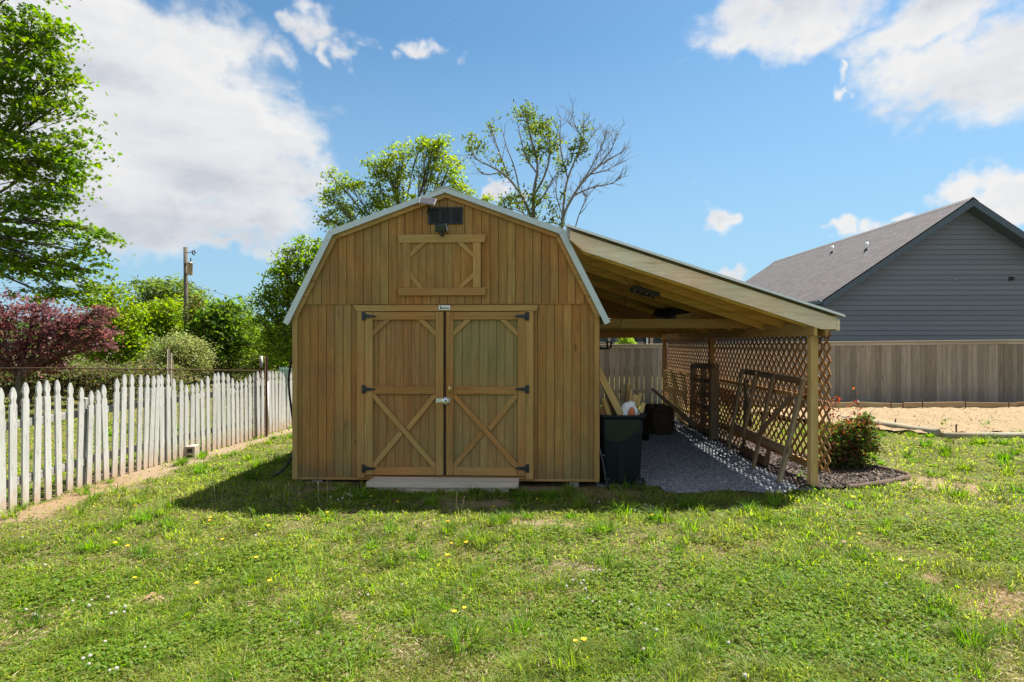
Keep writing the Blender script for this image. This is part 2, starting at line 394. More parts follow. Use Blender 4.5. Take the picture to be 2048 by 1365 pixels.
def vinyl():
    w = NT('grey_vinyl_siding'); uv = w.uv(); n = w.noise(w.mapping(uv, (.6, 3, 1)), 1, 4)
    f = w.noise(w.mapping(uv, (3, 90, 1)), 1, 3); t = w.attr('tint')
    c = w.mix(n, (.135, .142, .165), (.155, .162, .185)); c = w.mix(w.mr(f, .3, .8, 0, .25), c, (.12, .127, .15))
    vm = w.n('ShaderNodeVectorMath', operation='SCALE'); w.l(c, vm.inputs[0]); w.l(w.mr(t, 0, 1, .91, 1.09), vm.inputs['Scale'])
    w.pbr(vm.outputs[0], .55, 0, w.bump(f, .15, .002), .4); return w.m
M['vinyl'] = vinyl()
# ------------------------------------------------------------------ camera, sun, sky
cam = bpy.data.cameras.new('camera'); co = bpy.data.objects.new('camera', cam); COL.objects.link(co)
co.location = (0, 0, EYE); co.rotation_euler = (R(90), 0, 0)
cam.sensor_width = 36; cam.lens = FPX / 2048 * 36; cam.shift_y = (HZ - 682.5) / 2048
cam.clip_start = .05; cam.clip_end = 2000
scene.camera = co
SUN_DIR = Vector((.45, .33, 1.0)).normalized()        # towards the sun
SUN_EL = math.asin(SUN_DIR.z); SUN_AZ = math.atan2(SUN_DIR.x, SUN_DIR.y)
sl = bpy.data.lights.new('sun', 'SUN'); sl.energy = SUN_E; sl.angle = R(.53); sl.color = (1.0, .955, .87)
so = bpy.data.objects.new('sun', sl); COL.objects.link(so); so.rotation_euler = (-SUN_DIR).to_track_quat('-Z', 'Y').to_euler()
so.location = (10, 8, 30)
scene.view_settings.view_transform = 'Standard'; scene.view_settings.look = 'None'; scene.view_settings.gamma = 1
scene.view_settings.exposure = EXPO

def build_world():
    wd = bpy.data.worlds.new('World'); scene.world = wd; wd.use_nodes = True
    w = NT.__new__(NT); w.t = wd.node_tree; w.t.nodes.clear(); w.out = w.n('ShaderNodeOutputWorld')
    sk = w.n('ShaderNodeTexSky', sky_type='NISHITA'); sk.sun_disc = False; sk.sun_elevation = SUN_EL; sk.sun_rotation = SUN_AZ
    sk.altitude = 200; sk.air_density = 1.0; sk.dust_density = .6; sk.ozone_density = 1.6
    d = w.n('ShaderNodeTexCoord').outputs['Generated']
    nz = w.n('ShaderNodeVectorMath', operation='NORMALIZE'); w.l(d, nz.inputs[0]); d = nz.outputs[0]
    sp = w.n('ShaderNodeSeparateXYZ'); w.l(d, sp.inputs[0])
    az = w.math('ARCTAN2', sp.outputs[0], sp.outputs[1]); el = w.math('ARCSINE', sp.outputs[2])
    cb = w.n('ShaderNodeCombineXYZ'); w.l(az, cb.inputs[0]); w.l(el, cb.inputs[1]); ae = cb.outputs[0]
    for sc_, am in ((6.0, .11), (17.0, .055), (48.0, .022)):       # ragged billows: the banks' outlines are pushed about
        tn = w.n('ShaderNodeTexNoise'); w.l(d, tn.inputs['Vector']); tn.inputs['Scale'].default_value = sc_; tn.inputs['Detail'].default_value = 3
        sb = w.n('ShaderNodeVectorMath', operation='SUBTRACT'); w.l(tn.outputs['Color'], sb.inputs[0]); sb.inputs[1].default_value = (.5, .5, .5)
        ms = w.n('ShaderNodeVectorMath', operation='MULTIPLY'); w.l(sb.outputs[0], ms.inputs[0]); ms.inputs[1].default_value = (am * 2, am * 1.5, 0)
        ad = w.n('ShaderNodeVectorMath', operation='ADD'); w.l(ae, ad.inputs[0]); w.l(ms.outputs[0], ad.inputs[1]); ae = ad.outputs[0]
    cur = None
    banks = []
    for (x, y, rx, ry, wt) in CLOUDS:      # cloud banks by compass bearing and height above the horizon
        v = Vector(((x - 1024) / FPX, 1, (HZ - y) / FPX)); a0 = math.atan2(v.x, v.y); e0 = math.asin(v.normalized().z)
        k = math.hypot(1, v.x) ; ra = rx / FPX / (k * k); re = ry / FPX / k
        banks.append((a0, e0, ra, re, wt))
    for (b, e, rb, re, wt) in FILL_CLOUDS: banks.append((R(b), R(e), R(rb), R(re), wt))
    for (a0, e0, ra, re, wt) in banks:
        s = w.n('ShaderNodeVectorMath', operation='SUBTRACT'); w.l(ae, s.inputs[0]); s.inputs[1].default_value = (a0, e0, 0)
        m = w.n('ShaderNodeVectorMath', operation='MULTIPLY'); w.l(s.outputs[0], m.inputs[0]); m.inputs[1].default_value = (1 / ra, 1 / re, 0)
        l = w.n('ShaderNodeVectorMath', operation='LENGTH'); w.l(m.outputs[0], l.inputs[0])
        q = w.math('SUBTRACT', wt, w.math('MULTIPLY', l.outputs['Value'], 1.5))
        cur = q if cur is None else w.math('MAXIMUM', cur, q)
    cur = w.math('MAXIMUM', cur, -1.5)
    n1 = w.noise(w.mapping(d, (5.0, 5.0, 7.5)), 1.0, 9, .56, .35)
    n2 = w.noise(w.mapping(d, (16, 16, 26)), 1.0, 7, .6, .3)
    n = w.math('ADD', w.math('MULTIPLY', n1, .68), w.math('MULTIPLY', n2, .32))
    dens = w.math('ADD', cur, w.math('MULTIPLY', w.math('SUBTRACT', n, .5), 4.6))
    mask = w.mr(dens, -.35, .85, 0, 1, True)
    # cloud body: white where thin or turned to the sun, grey in layered flat bases
    up = w.n('ShaderNodeVectorMath', operation='ADD'); w.l(d, up.inputs[0]); up.inputs[1].default_value = (.02, .015, .05)
    nb = w.noise(w.mapping(up.outputs[0], (5.0, 5.0, 7.5)), 1.0, 9, .56, .35)
    rel = w.math('SUBTRACT', n1, nb)
    lay = w.noise(w.mapping(d, (1.8, 1.8, 15), (0, 0, LAY_ROT)), 1.0, 4, .5, .15)
    g = w.math('ADD', w.math('MULTIPLY', rel, 2.6), w.math('MULTIPLY', w.math('SUBTRACT', lay, .5), 3.4))
    g = w.math('ADD', g, w.mr(el, .12, .52, -.12, .2))
    g = w.math('ADD', g, w.mr(dens, .15, 1.5, .42, -.5))
    cl = w.ramp(w.mr(g, -.95, .5, 0, 1), [(0, CL_DARK), (.45, CL_MID), (1, CL_LIGHT)])
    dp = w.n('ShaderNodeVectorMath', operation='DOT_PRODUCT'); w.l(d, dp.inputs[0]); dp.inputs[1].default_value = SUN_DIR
    front = w.mr(dp.outputs['Value'], -.02, -.6, 1.0, 4.4)          # clouds opposite the sun, brightened further as added fill for shaded faces
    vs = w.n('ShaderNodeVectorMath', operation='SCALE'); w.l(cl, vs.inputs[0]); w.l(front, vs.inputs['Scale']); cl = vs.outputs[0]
    sky = w.mix(1.0, sk.outputs[0], SKY_TINT, 'MULTIPLY')
    sky = w.mix(w.mr(el, 0.0, .5, .92, 0.0), sky, SKY_LOW)
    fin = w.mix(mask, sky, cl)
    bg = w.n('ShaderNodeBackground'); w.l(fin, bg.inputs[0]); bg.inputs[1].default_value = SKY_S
    w.l(bg.outputs[0], w.out.inputs[0])
build_world()

# ------------------------------------------------------------------ ground
FENCE = [(-5.0, 3.2), (-5.07, 6.6), (-4.97, 7.92), (-4.56, 10.28), (-4.15, 12.6)]
def poly_dist(x, y, pl):
    best = np.full(x.shape, 1e9); side = np.zeros(x.shape)
    for (x0, y0), (x1, y1) in zip(pl[:-1], pl[1:]):
        dx, dy = x1 - x0, y1 - y0; L = dx * dx + dy * dy
        t = np.clip(((x - x0) * dx + (y - y0) * dy) / L, 0, 1)
        ex = x - x0 - t * dx; ey = y - y0 - t * dy; dd = np.hypot(ex, ey)
        sd = (ex * dy - ey * dx) / math.sqrt(L)
        m = dd < best; best = np.where(m, dd, best); side = np.where(m, sd, side)
    return best, side
def sh_uv(x, y):
    c, s = math.cos(R(-1.87)), math.sin(R(-1.87)); X = x + .79; Y = y - 6.58
    return X * c + Y * s, -X * s + Y * c
MULCH = [(3.35, 6.42), (3.9, 6.38), (4.35, 6.5), (4.72, 6.72), (4.98, 6.88), (5.02, 7.05), (4.96, 7.25), (4.8, 7.55), (4.55, 8.0), (4.4, 8.6), (4.3, 10), (4.3, 12), (4.4, 13.6), (3.7, 13.6)]
def in_poly(x, y, P):
    c = np.zeros(x.shape, bool); n = len(P)
    for i in range(n):
        x0, y0 = P[i]; x1, y1 = P[i - 1]
        c ^= ((y0 > y) != (y1 > y)) & (x < (x1 - x0) * (y - y0) / (y1 - y0 + 1e-12) + x0)
    return c
BED = [(5.75, 12.6), (5.92, 12.0), (7.5, 9.95), (9.0, 10.05), (13.5, 10.3), (13.5, 14.0), (9, 13.95), (5.75, 13.6)]
SPOTS = [(930, 1014, .55, .2), (880, 1006, .3, .1), (1875, 968, .5, .15), (1905, 975, .35, .12), (1990, 1190, .2, .16), (1960, 1215, .25, .14), (330, 1195, .14, .05), (850, 1055, .12, .08), (640, 985, .35, .1), (1230, 990, .6, .16), (1860, 1160, .18, .05),
         (1180, 1145, .2, .06), (1060, 1200, .18, .06), (930, 1290, .2, .06), (700, 1230, .2, .06), (1090, 1050, .3, .1)]
def dirt(x, y):
    """1 where bare soil shows, 0 under turf"""
    n = fbm(x * 2.6, y * 2.6, 5); n2 = fbm(x * 9, y * 9, 9)
    dd, sd = poly_dist(x, y, FENCE)
    d = np.clip(1.25 - np.abs(np.where(sd > 0, sd - .20, sd + .08)) / .27 + (n - .5) * 2.6, 0, 1) * (dd < 1.2)
    u, v = sh_uv(x, y)
    d = np.maximum(d, ((np.abs(u) < 1.85) & (v > -.03) & (v < 7.4)) * 1.0)
    d = np.maximum(d, np.clip(1 - np.abs(v + .12) / .12 + (n - .55) * 2, 0, 1) * (np.abs(u) < 2.1))
    for (px, py, rx, ry) in SPOTS:
        g = gpt(px, py); q = np.hypot((x - g.x) / rx, (y - g.y) / (ry * g.y / 2.2))
        d = np.maximum(d, np.clip(1.15 - q + (n - .5) * 1.8 + (n2 - .5) * 1.6, 0, .85))
    thin = np.clip((fbm(x * 1.3 + 5, y * 1.3, 21) - .50) * 3 + (n2 - .5) * 1.2, 0, .45)
    return np.maximum(d, thin * (y < 30))
def gravel_in(x, y):
    u, v = sh_uv(x, y); n = fbm(x * 3, y * 3, 31)
    return (u > 1.8 + .75 * (v < .05)) & (u < 4.3 + .1 * (n - .5)) & (v > -.10 - .34 * (n - .3)) & (v < 7.3)
def soil():
    w = NT('lawn_soil'); p = w.geo(); dm = w.attr('dirt')
    n = w.noise(p, 5, 6, .65); f = w.noise(p, 60, 4, .7); b = w.noise(p, .35, 4); far = w.noise(w.mapping(p, (1, 1, 1)), 1.6, 6, .65)
    turf = w.mix(n, (.045, .055, .012), (.11, .115, .028)); turf = w.mix(w.mr(far, .42, .68, 0, .75), turf, (.14, .125, .045)); turf = w.mix(w.mr(f, .42, .72, 0, .6), turf, (.17, .125, .065))  # turf ground colour kept dark to stand in for shade between blades
    dirt_c = w.mix(n, (.23, .145, .08), (.33, .225, .13)); dirt_c = w.mix(w.mr(f, .35, .7, 0, .7), dirt_c, (.16, .105, .06))
    dirt_c = w.mix(w.mr(b, .4, .6), dirt_c, (.24, .185, .12))
    c = w.mix(w.mr(w.math('ADD', dm, w.math('MULTIPLY', w.math('SUBTRACT', f, .5), .5)), .3, .75, 0, 1, True), turf, dirt_c)
    w.pbr(c, .95, 0, w.bump(w.math('ADD', f, w.math('MULTIPLY', n, 2)), .8, .02), .15); return w.m
M['soil'] = soil()
def sheet(name, xs, ys, mat, dz=0.0, keep=None, zfun=gz, mask=None, parent=None):
    X, Y = np.meshgrid(xs, ys); Z = zfun(X, Y) + dz; nx, ny = len(xs), len(ys)
    V = np.stack([X, Y, Z], -1).reshape(-1, 3)
    i = np.arange(nx - 1)[None, :] + nx * np.arange(ny - 1)[:, None]; i = i.ravel()
    F = np.stack([i, i + 1, i + nx + 1, i + nx], -1)
    if keep is not None:
        ce = V[F].mean(1); F = F[keep(ce[:, 0], ce[:, 1])]
    o = npmesh(name, V, F, mat, smooth=True, parent=parent)
    if mask is not None:
        a = o.data.attributes.new('dirt', 'FLOAT', 'POINT'); a.data.foreach_set('value', mask(V[:, 0], V[:, 1]).astype(np.float32))
    return o
xs = np.concatenate([np.linspace(-600, -60, 12)[:-1], np.linspace(-60, -14, 24)[:-1], np.arange(-14, 14, .09), np.linspace(14, 60, 24), np.linspace(60, 600, 12)[1:]])
ys = np.concatenate([np.linspace(-60, .5, 20)[:-1], np.arange(.5, 16, .08), np.linspace(16, 60, 45), np.linspace(60, 900, 16)[1:]])
tag(sheet('ground', xs, ys, M['soil'], mask=dirt), kind='structure')

def gravel_base():
    w = NT('crushed_stone'); p = w.geo(); v = w.n('ShaderNodeTexVoronoi'); w.l(p, v.inputs['Vector']); v.inputs['Scale'].default_value = 70
    c = w.mix(w.n('ShaderNodeSeparateColor').outputs[0], (.1, .1, .1), (.2, .2, .2))
    s = w.n('ShaderNodeSeparateColor'); w.l(v.outputs['Color'], s.inputs[0])
    c = w.mix(s.outputs[0], (.17, .175, .19), (.40, .41, .44)); c = w.mix(w.mr(w.noise(p, 4, 4), .5, .7, 0, .6), c, (.2, .17, .14))
    w.pbr(c, .85, 0, w.bump(v.outputs[0], .9, .02), .3); return w.m
M['gravel_base'] = gravel_base()
def stone_mat(name, a, b):
    w = NT(name); c = w.attr('Col', 'Color'); n = w.noise(w.geo(), 90, 3); w.pbr(w.mix(w.mr(n, .3, .7, 0, .35), c, a), .85, 0, None, .3); return w.m
M['stone'] = stone_mat('stone_chips', (.14, .14, .15), (0, 0, 0)); M['chip'] = stone_mat('bark_chips', (.06, .045, .035), (0, 0, 0))
tag(sheet('gravel_bed', np.arange(.8, 4.3, .06), np.arange(5.9, 14.2, .06), M['gravel_base'], .008, keep=gravel_in), kind='structure')
def chips(name, n, region, size, mat, c0, c1, xr, yr, flat=.6, elong=1.0, dz=.006, nearp=1.5, zf=gz):
    """loose stones or bark chips: small skewed octahedra lying on the ground"""
    x = rng.uniform(*xr, n * 6); y = yr[0] + (yr[1] - yr[0]) * rng.random(n * 6) ** nearp
    k = region(x, y); x, y = x[k][:n], y[k][:n]; n = len(x)
    s = size * rng.uniform(.55, 1.35, n); az = rng.uniform(0, 2 * PI, n)
    base = np.array([[1, 0, 0], [0, 1, 0], [-1, 0, 0], [0, -1, 0], [0, 0, 1], [0, 0, -1]], float)
    V = base[None] * (1 + .35 * (rng.random((n, 6, 1)) - .5)) + .28 * (rng.random((n, 6, 3)) - .5)
    V = V * s[:, None, None] * .5; V[:, :, 0] *= elong; V[:, :, 2] *= flat
    ca, sa = np.cos(az)[:, None], np.sin(az)[:, None]
    tl = rng.normal(0, .35, n)[:, None]; zz = V[:, :, 2] + tl * V[:, :, 0]
    W = np.stack([V[:, :, 0] * ca - V[:, :, 1] * sa + x[:, None], V[:, :, 0] * sa + V[:, :, 1] * ca + y[:, None], zz + (zf(x, y) + dz + s * flat * .25)[:, None]], -1)
    f = np.array([[0, 1, 4], [1, 2, 4], [2, 3, 4], [3, 0, 4], [1, 0, 5], [2, 1, 5], [3, 2, 5], [0, 3, 5]])
    F = (np.arange(n)[:, None, None] * 6 + f[None]).reshape(-1, 3)
    t = rng.random((n, 1)) ** 1.3; c = np.repeat(np.array(c0) * (1 - t) + np.array(c1) * t, 8, 0)
    return npmesh(name, W.reshape(-1, 3), F, mat, c)
tag(chips('gravel', 26000, gravel_in, .024, M['stone'], (.125, .132, .15), (.40, .415, .45), (.9, 4.2), (5.95, 13.9), .7, 1.2, .008, 2.2), 'loose blue-grey crushed stone gravel under the lean-to', 'gravel', kind='stuff')
# ------------------------------------------------------------------ barn shed
shed = thing('barn_shed', SH.translation, 'brown stained gambrel barn shed with double doors and silver metal roof', 'shed', R(-1.87))
Z0 = .078
def P2(x, y, v=0.0): return fp(x, y, v)
UL, UR = -1.835, 1.835
SEAM = P2(892, 609)[1]
gam = [(UL, P2(587, 627)[1]), (P2(668, 470)[0], P2(668, 473)[1]), (P2(888, 390)[0], P2(888, 388)[1]), (P2(1117, 468)[0], P2(1117, 469)[1]), (UR, P2(1199, 627)[1])]
zk = (gam[1][1] + gam[3][1]) / 2; uk = (gam[3][0] - gam[1][0]) / 2; up_ = .5 * (gam[1][0] + gam[3][0])
gam[0] = (UL, 2.03); gam[4] = (UR, 2.03); gam[1] = (-uk, zk); gam[3] = (uk, zk); gam[2] = (0.0, gam[2][1])
def ztop(u, g=gam):
    for (a, za), (b, zb) in zip(g[:-1], g[1:]):
        if a <= u <= b: return za + (zb - za) * (u - a) / (b - a)
    return g[0][1]
def strip_poly(u0, u1, z0, zt=None):
    if zt is not None: return [(u0, z0), (u1, z0), (u1, zt), (u0, zt)]
    top = [(u1, ztop(u1))] + [(u, z) for u, z in gam[::-1] if u0 < u < u1] + [(u0, ztop(u0))]
    if min(p[1] for p in top) <= z0:
        top = [(u, max(z, z0 + .002)) for u, z in top]
    return [(u0, z0), (u1, z0)] + top
EX, EY, EZ = (1, 0, 0), (0, 0, 1), (0, 1, 0)
GR = .1016
def planks(mb, ua, ub, z0, zt, v, th=.010, gap=.0062, phase=0.0, off=.0):
    edges = [ua] + [e for e in np.arange(-3 + phase, 3, GR) if ua + .015 < e < ub - .015] + [ub]
    for a, b in zip(edges[:-1], edges[1:]):
        a2 = a + gap / 2 if a > ua else a; b2 = b - gap / 2 if b < ub else b
        mb.prism(strip_poly(a2, b2, z0, zt), (0, v, 0), EX, EY, EZ, th)
w = MB()
w.prism([(UL, Z0 + .01), (UR, Z0 + .01)] + [(u * .999, z - .004) for u, z in gam[::-1]], (0, .0135, 0), EX, EY, EZ, .08, .25)
w.build('sheathing', M['scrap_dark'], shed, SH); w = MB()
planks(w, UL + .02, UR - .02, Z0, SEAM + .02, .002, .010, phase=.03)
planks(w, UL + .004, UR - .004, SEAM, None, -.011, .022, phase=.075)
front_wall = w.build('front_wall', M['siding'], shed, SH)
w = MB()
LEN = 7.32
for s in (-1, 1):
    n = 70
    for k in range(n):
        v0 = .1 + (LEN - .1) * k / n; v1 = .1 + (LEN - .1) * (k + 1) / n - .008
        w.box(s * 1.80, s * 1.828, v0, v1, Z0, 2.0)
    w.box(s * 1.70, s * 1.798, .1, LEN, Z0 + .01, 1.99, .25)
w.prism([(UL, Z0), (UR, Z0)] + [(u * .998, z - .003) for u, z in gam[::-1]], (0, LEN + .004, 0), EX, EY, EZ, .03)
w.build('rear_and_side_walls', M['siding'], shed, SH)
# trims
w = MB(); w.box(P2(586.5, 0)[0], P2(596.5, 0)[0], -.030, .012, Z0 - .01, 2.05); w.build('corner_trim', M['trim'], shed, SH, bev=.003)
w = MB(); w.box(P2(1188.5, 0)[0], P2(1198.3, 0)[0], -.030, .012, Z0 - .01, 2.05); w.build('corner_trim', M['trim'], shed, SH, bev=.003)
def off_poly(g, d):
    """profile moved out by d along its normals"""
    out = []
    for i, (u, z) in enumerate(g):
        ns = []
        for j in (i - 1, i):
            if 0 <= j < len(g) - 1:
                a, b = g[j], g[j + 1]; l = math.hypot(b[0] - a[0], b[1] - a[1]); ns.append((-(b[1] - a[1]) / l, (b[0] - a[0]) / l))
        nx = sum(n[0] for n in ns) / len(ns); nz = sum(n[1] for n in ns) / len(ns); l2 = nx * nx + nz * nz
        out.append((u + d * nx / l2, z + d * nz / l2))
    return out
def ext(g, e):
    g = list(g); (a, b) = g[0], g[1]; l = math.hypot(b[0] - a[0], b[1] - a[1]); g[0] = (a[0] - (b[0] - a[0]) / l * e, a[1] - (b[1] - a[1]) / l * e)
    (a, b) = g[-1], g[-2]; l = math.hypot(b[0] - a[0], b[1] - a[1]); g[-1] = (a[0] - (b[0] - a[0]) / l * e, a[1] - (b[1] - a[1]) / l * e)
    return g
def band(mb, g0, g1, v, th, t=None):
    for i in range(len(g0) - 1):
        mb.prism([g0[i], g0[i + 1], g1[i + 1], g1[i]], (0, v, 0), EX, EY, EZ, th, t, vert=False)
w = MB(); band(w, off_poly(gam, -.052), off_poly(gam, .004), -.045, .034); w.build('rake_trim', M['trim'], shed, SH, bev=.003)
gr_in = off_poly(ext(gam, .10), .006); gr_out = off_poly(ext(gam, .10), .018)
roofp = MB()
for i in range(4):       # four sheets running the length of the shed, ribbed
    a, b = gr_in[i], gr_in[i + 1]; c, d = gr_out[i], gr_out[i + 1]
    roofp.prism([a, b, d, c], (0, -.05, 0), EX, EY, EZ, LEN + .13, .5)
    nx, nz = -(b[1] - a[1]), (b[0] - a[0]); l = math.hypot(nx, nz); nx /= l; nz /= l
    for k in range(33):
        v = -.01 + k * .229
        roofp.prism([(c[0], c[1]), (d[0], d[1]), (d[0] + nx * .016, d[1] + nz * .016), (c[0] + nx * .016, c[1] + nz * .016)], (0, v, 0), EX, EY, EZ, .03, .5)
roof = roofp.build('roof', M['metal_roof'], shed, SH)
w = MB(); fi = off_poly(ext(gam, .115), -.004); fo = off_poly(ext(gam, .115), .062)
fo[2] = (0, fo[2][1] - .012)
band(w, fi, fo, -.078, .016, .5)
for i in range(4):      # the turned-over lip on the top of the sheets
    a, b = fo[i], fo[i + 1]; l = math.hypot(b[0] - a[0], b[1] - a[1]); nx, nz = -(b[1] - a[1]) / l, (b[0] - a[0]) / l
    w.prism([a, b, (b[0] + nx * .004, b[1] + nz * .004), (a[0] + nx * .004, a[1] + nz * .004)], (0, -.078, 0), EX, EY, EZ, .16, .5)
cp = fo[2]; w.prism([(-.17, cp[1] - .058), (0, cp[1] + .008), (.17, cp[1] - .058), (.17, cp[1] - .052), (0, cp[1] + .022), (-.17, cp[1] - .052)], (0, -.088, 0), EX, EY, EZ, LEN + .2, .5)
rt = w.build('roof_edge_trim', M['metal_roof'], shed, SH, bev=.002)
for x, y in ((708, 451), (770, 428), (888, 384), (1003, 422), (1077, 447), (622, 548), (584, 608), (1163, 548), (1198, 607), (655, 481), (1122, 465)):
    w = MB(); u, z = P2(x, y, -.08); w.lathe([(0, .008), (.007, .006), (.010, 0)], (u, -.078, z), (0, -1, 0), 8); w.build('trim_screw', M['steel'], rt, SH)
# header over the doors
def trap(mb, x0, x1, x0b, x1b, y0, y1, v, th):
    a = P2(x0, y0, v); b = P2(x1, y0, v); c = P2(x1b, y1, v); d = P2(x0b, y1, v); z0 = (a[1] + b[1]) / 2; z1 = (c[1] + d[1]) / 2
    mb.prism([(a[0], z0), (b[0], z0), (c[0], z1), (d[0], z1)], (0, v, 0), EX, EY, EZ, th, vert=False)
w = MB(); trap(w, 706.5, 1076, 714, 1073.5, 610.5, 622.5, -.048, .036); w.build('door_header', M['trim'], shed, SH, bev=.002)
def rect(mb, x0, x1, y0, y1, v, th, L=2, t=None):
    u0, _ = P2(x0, 700, v); u1, _ = P2(x1, 700, v); z1 = P2(892, y0, v)[1]; z0 = P2(892, y1, v)[1]
    mb.box(u0, u1, v, v + th, z0, z1, t, L)
w = MB(); rect(w, 714, 728.3, 623, 958.5, -.046, .034); rect(w, 1051.7, 1066.8, 623, 958.5, -.046, .034); rect(w, 729, 1051, 952, 958.5, -.02, .02, 0); w.build('door_frame', M['trim'], shed, SH, bev=.003)
# doors
def diag(mb, xa, ya, xb, yb, wpx, v, th):
    ua, za = P2(xa, ya, v); ub, zb = P2(xb, yb, v); wd = wpx / 167.0
    l_ = math.hypot(ub - ua, zb - za); k_ = .04 / l_; ua, za, ub, zb = ua - (ub - ua) * k_, za - (zb - za) * k_, ub + (ub - ua) * k_, zb + (zb - za) * k_
    mb.beam((ua, v + th / 2, za), (ub, v + th / 2, zb), th, wd, up=(0, 0, 1) if abs(ub - ua) > 1e-4 else (1, 0, 0))
def hinge(parent, x0, x1, y, sgn):
    """black strap T-hinge: butt plate on the frame, tapering strap over the stile"""
    w = MB(); v = -.055; uc, zc = P2(x0, y, v); ue, _ = P2(x1, y, v); h = .05
    w.prism([(uc - sgn * .004, zc - h), (uc + sgn * .034, zc - h), (uc + sgn * .034, zc + h), (uc - sgn * .004, zc + h)], (0, v, 0), EX, EY, EZ, .005)
    w.prism([(uc + sgn * .034, zc - .028), (ue, zc - .008), (ue, zc + .008), (uc + sgn * .034, zc + .028)], (0, v - .001, 0), EX, EY, EZ, .005)
    w.lathe([(.012, 0), (.011, .005)], (ue, v - .001, zc), (0, -1, 0), 8)
    w.tube([(uc + sgn * .032, v - .004, zc - .046), (uc + sgn * .032, v - .004, zc + .046)], .007, 8)
    h_ = w.build('hinge', M['black_metal'], parent, SH)
    b = MB()
    for du, dz in ((.008, .036), (.02, .0), (.008, -.036), (.055, .008), (.085, -.004), (.115, .0)):
        b.lathe([(.0, .004), (.0045, .003), (.006, 0)], (uc + sgn * du, v - .002, zc + dz), (0, -1, 0), 8)
    b.build('bolt_heads', M['steel'], h_, SH) if False else None
    return h_
def door(x0, x1, s0, s1, hx0, hx1, sgn, mat, label=None):
    """x0..s0 and s1..x1 are the stiles, the panel and rails lie between"""
    p = MB(); u0 = P2(x0, 700)[0]; u1 = P2(x1, 700)[0]; zb = P2(892, 951.5)[1]; zt = P2(892, 624)[1]
    p.box(u0 + .004, u1 - .004, -.002, .012, zb + .002, zt - .002, .25)
    pu0 = P2(s0, 700)[0]; pu1 = P2(s1, 700)[0]
    planks(p, pu0, pu1, zb + .01, zt - .01, -.010, .008, phase=.05)
    d = p.build('door', mat, shed, SH)
    if label: d['label'] = label
    f = MB(); V = -.045; T = .034
    rect(f, x0, s0 - .6, 624, 951.5, V, T); rect(f, s1 + .6, x1, 624, 951.5, V, T)
    for ya, yb in ((624.2, 639.7), (773.6, 788.9), (935, 951.2)): rect(f, s0, s1, ya, yb, V + .002, T - .002, 0)
    f.build('frame', M['trim'], d, SH, bev=.003)
    V2 = -.034; xm = (s0 + s1) / 2
    for nm, args, vv, tt in (('brace', (s0 + 2, 792, s1 - 2, 932, 9.5), V2, .022), ('brace', (s0 + 2, 932, xm - 10, 870, 9.5), V2 + .003, .019), ('brace', (xm + 11, 854, s1 - 2, 792, 9.5), V2 + .003, .019),
                     ('corner_brace', (s0 + 1, 666, s0 + 27, 642, 9), V2, .02), ('corner_brace', (s1 - 27, 642, s1 - 1, 666, 9), V2, .02)):
        q = MB(); diag(q, *args, vv, tt); q.build(nm, M['trim'], d, SH, bev=.002)
    for y in (633, 779, 937.5): hinge(d, hx0, hx1, y, sgn)
    return d
dl = door(729, 886.3, 745.4, 870.4, 724, 750, 1, M['door_panel'], 'brown door leaf with the latch strap')
dr = door(892.3, 1051.4, 907, 1034.6, 1057.6, 1030.5, -1, M['door_panel_grey'], 'faded greenish door leaf with the pull handle')
w = MB(); rect(w, 886.6, 892, 624, 951, -.008, .006); w.build('astragal', M['scrap_dark'], dl, SH)
# handle, latch strap
w = MB(); u, zt = P2(899, 770, -.06); _, zb = P2(899, 787, -.06)
w.tube([(u, -.048, zt), (u, -.075, zt - .012), (u - .002, -.082, (zt + zb) / 2), (u + .002, -.075, zb + .02), (u + .003, -.048, zb)], [.007, .009, .010, .009, .007], 8)
w.lathe([(.016, 0), (.014, .006), (0, .008)], (u + .012, -.046, (zt + zb) / 2 + .004), (0, -1, 0), 12)
w.build('handle', M['brass'], dr, SH)
w = MB(); u0, zt = P2(872.5, 797.3, -.05); u1, zb = P2(899.7, 805.8, -.05)
w.box(u0, u1, -.052, -.047, zb, zt); w.box(u0 - .004, u0 + .018, -.056, -.047, zb - .003, zt + .003)
w.build('latch_strap', M['steel'], dl, SH, bev=.001)
lk_u, lk_z = P2(890.5, 803, -.06); lk = SH @ Vector((lk_u, -.055, lk_z))
lock = thing('disc_padlock', lk, 'round shiny steel disc padlock on the latch between the doors', 'padlock', R(-1.87))
w = MB(); w.lathe([(0, 0), (.036, 0), (.041, .006), (.041, .022), (.036, .028), (0, .028)], (lk_u, -.054, lk_z), (0, -1, 0), 24)
w.build('body', M['steel'], lock, SH)
w = MB(); w.lathe([(0, .004), (.010, .004), (.011, 0)], (lk_u + .010, -.082, lk_z + .008), (0, -1, 0), 12); w.build('keyhole', M['black_metal'], lock, SH)
w = MB(); w.tube([(lk_u + .006 + .022 * math.cos(a), -.068, lk_z + .02 + .026 * math.sin(a)) for a in np.linspace(0, PI, 9)], .006, 8); w.build('shackle', M['steel'], lock, SH)
# name plate
w = MB(); rect(w, 877.6, 900.3, 611.2, 620.2, -.056, .005, 0); npl = w.build('name_plate', M['white_metal'], shed, SH, bev=.001)
w = MB(); rect(w, 880.2, 883.2, 612.8, 618.6, -.0575, .001); rect(w, 884.5, 897.8, 614.8, 615.6, -.0575, .001); rect(w, 883.6, 898, 616.7, 618.2, -.0575, .001); rect(w, 880, 882, 617.6, 618.9, -.0578, .001)
w.build('plate_lettering', simple('plate_print', (.05, .07, .06), .6), npl, SH)
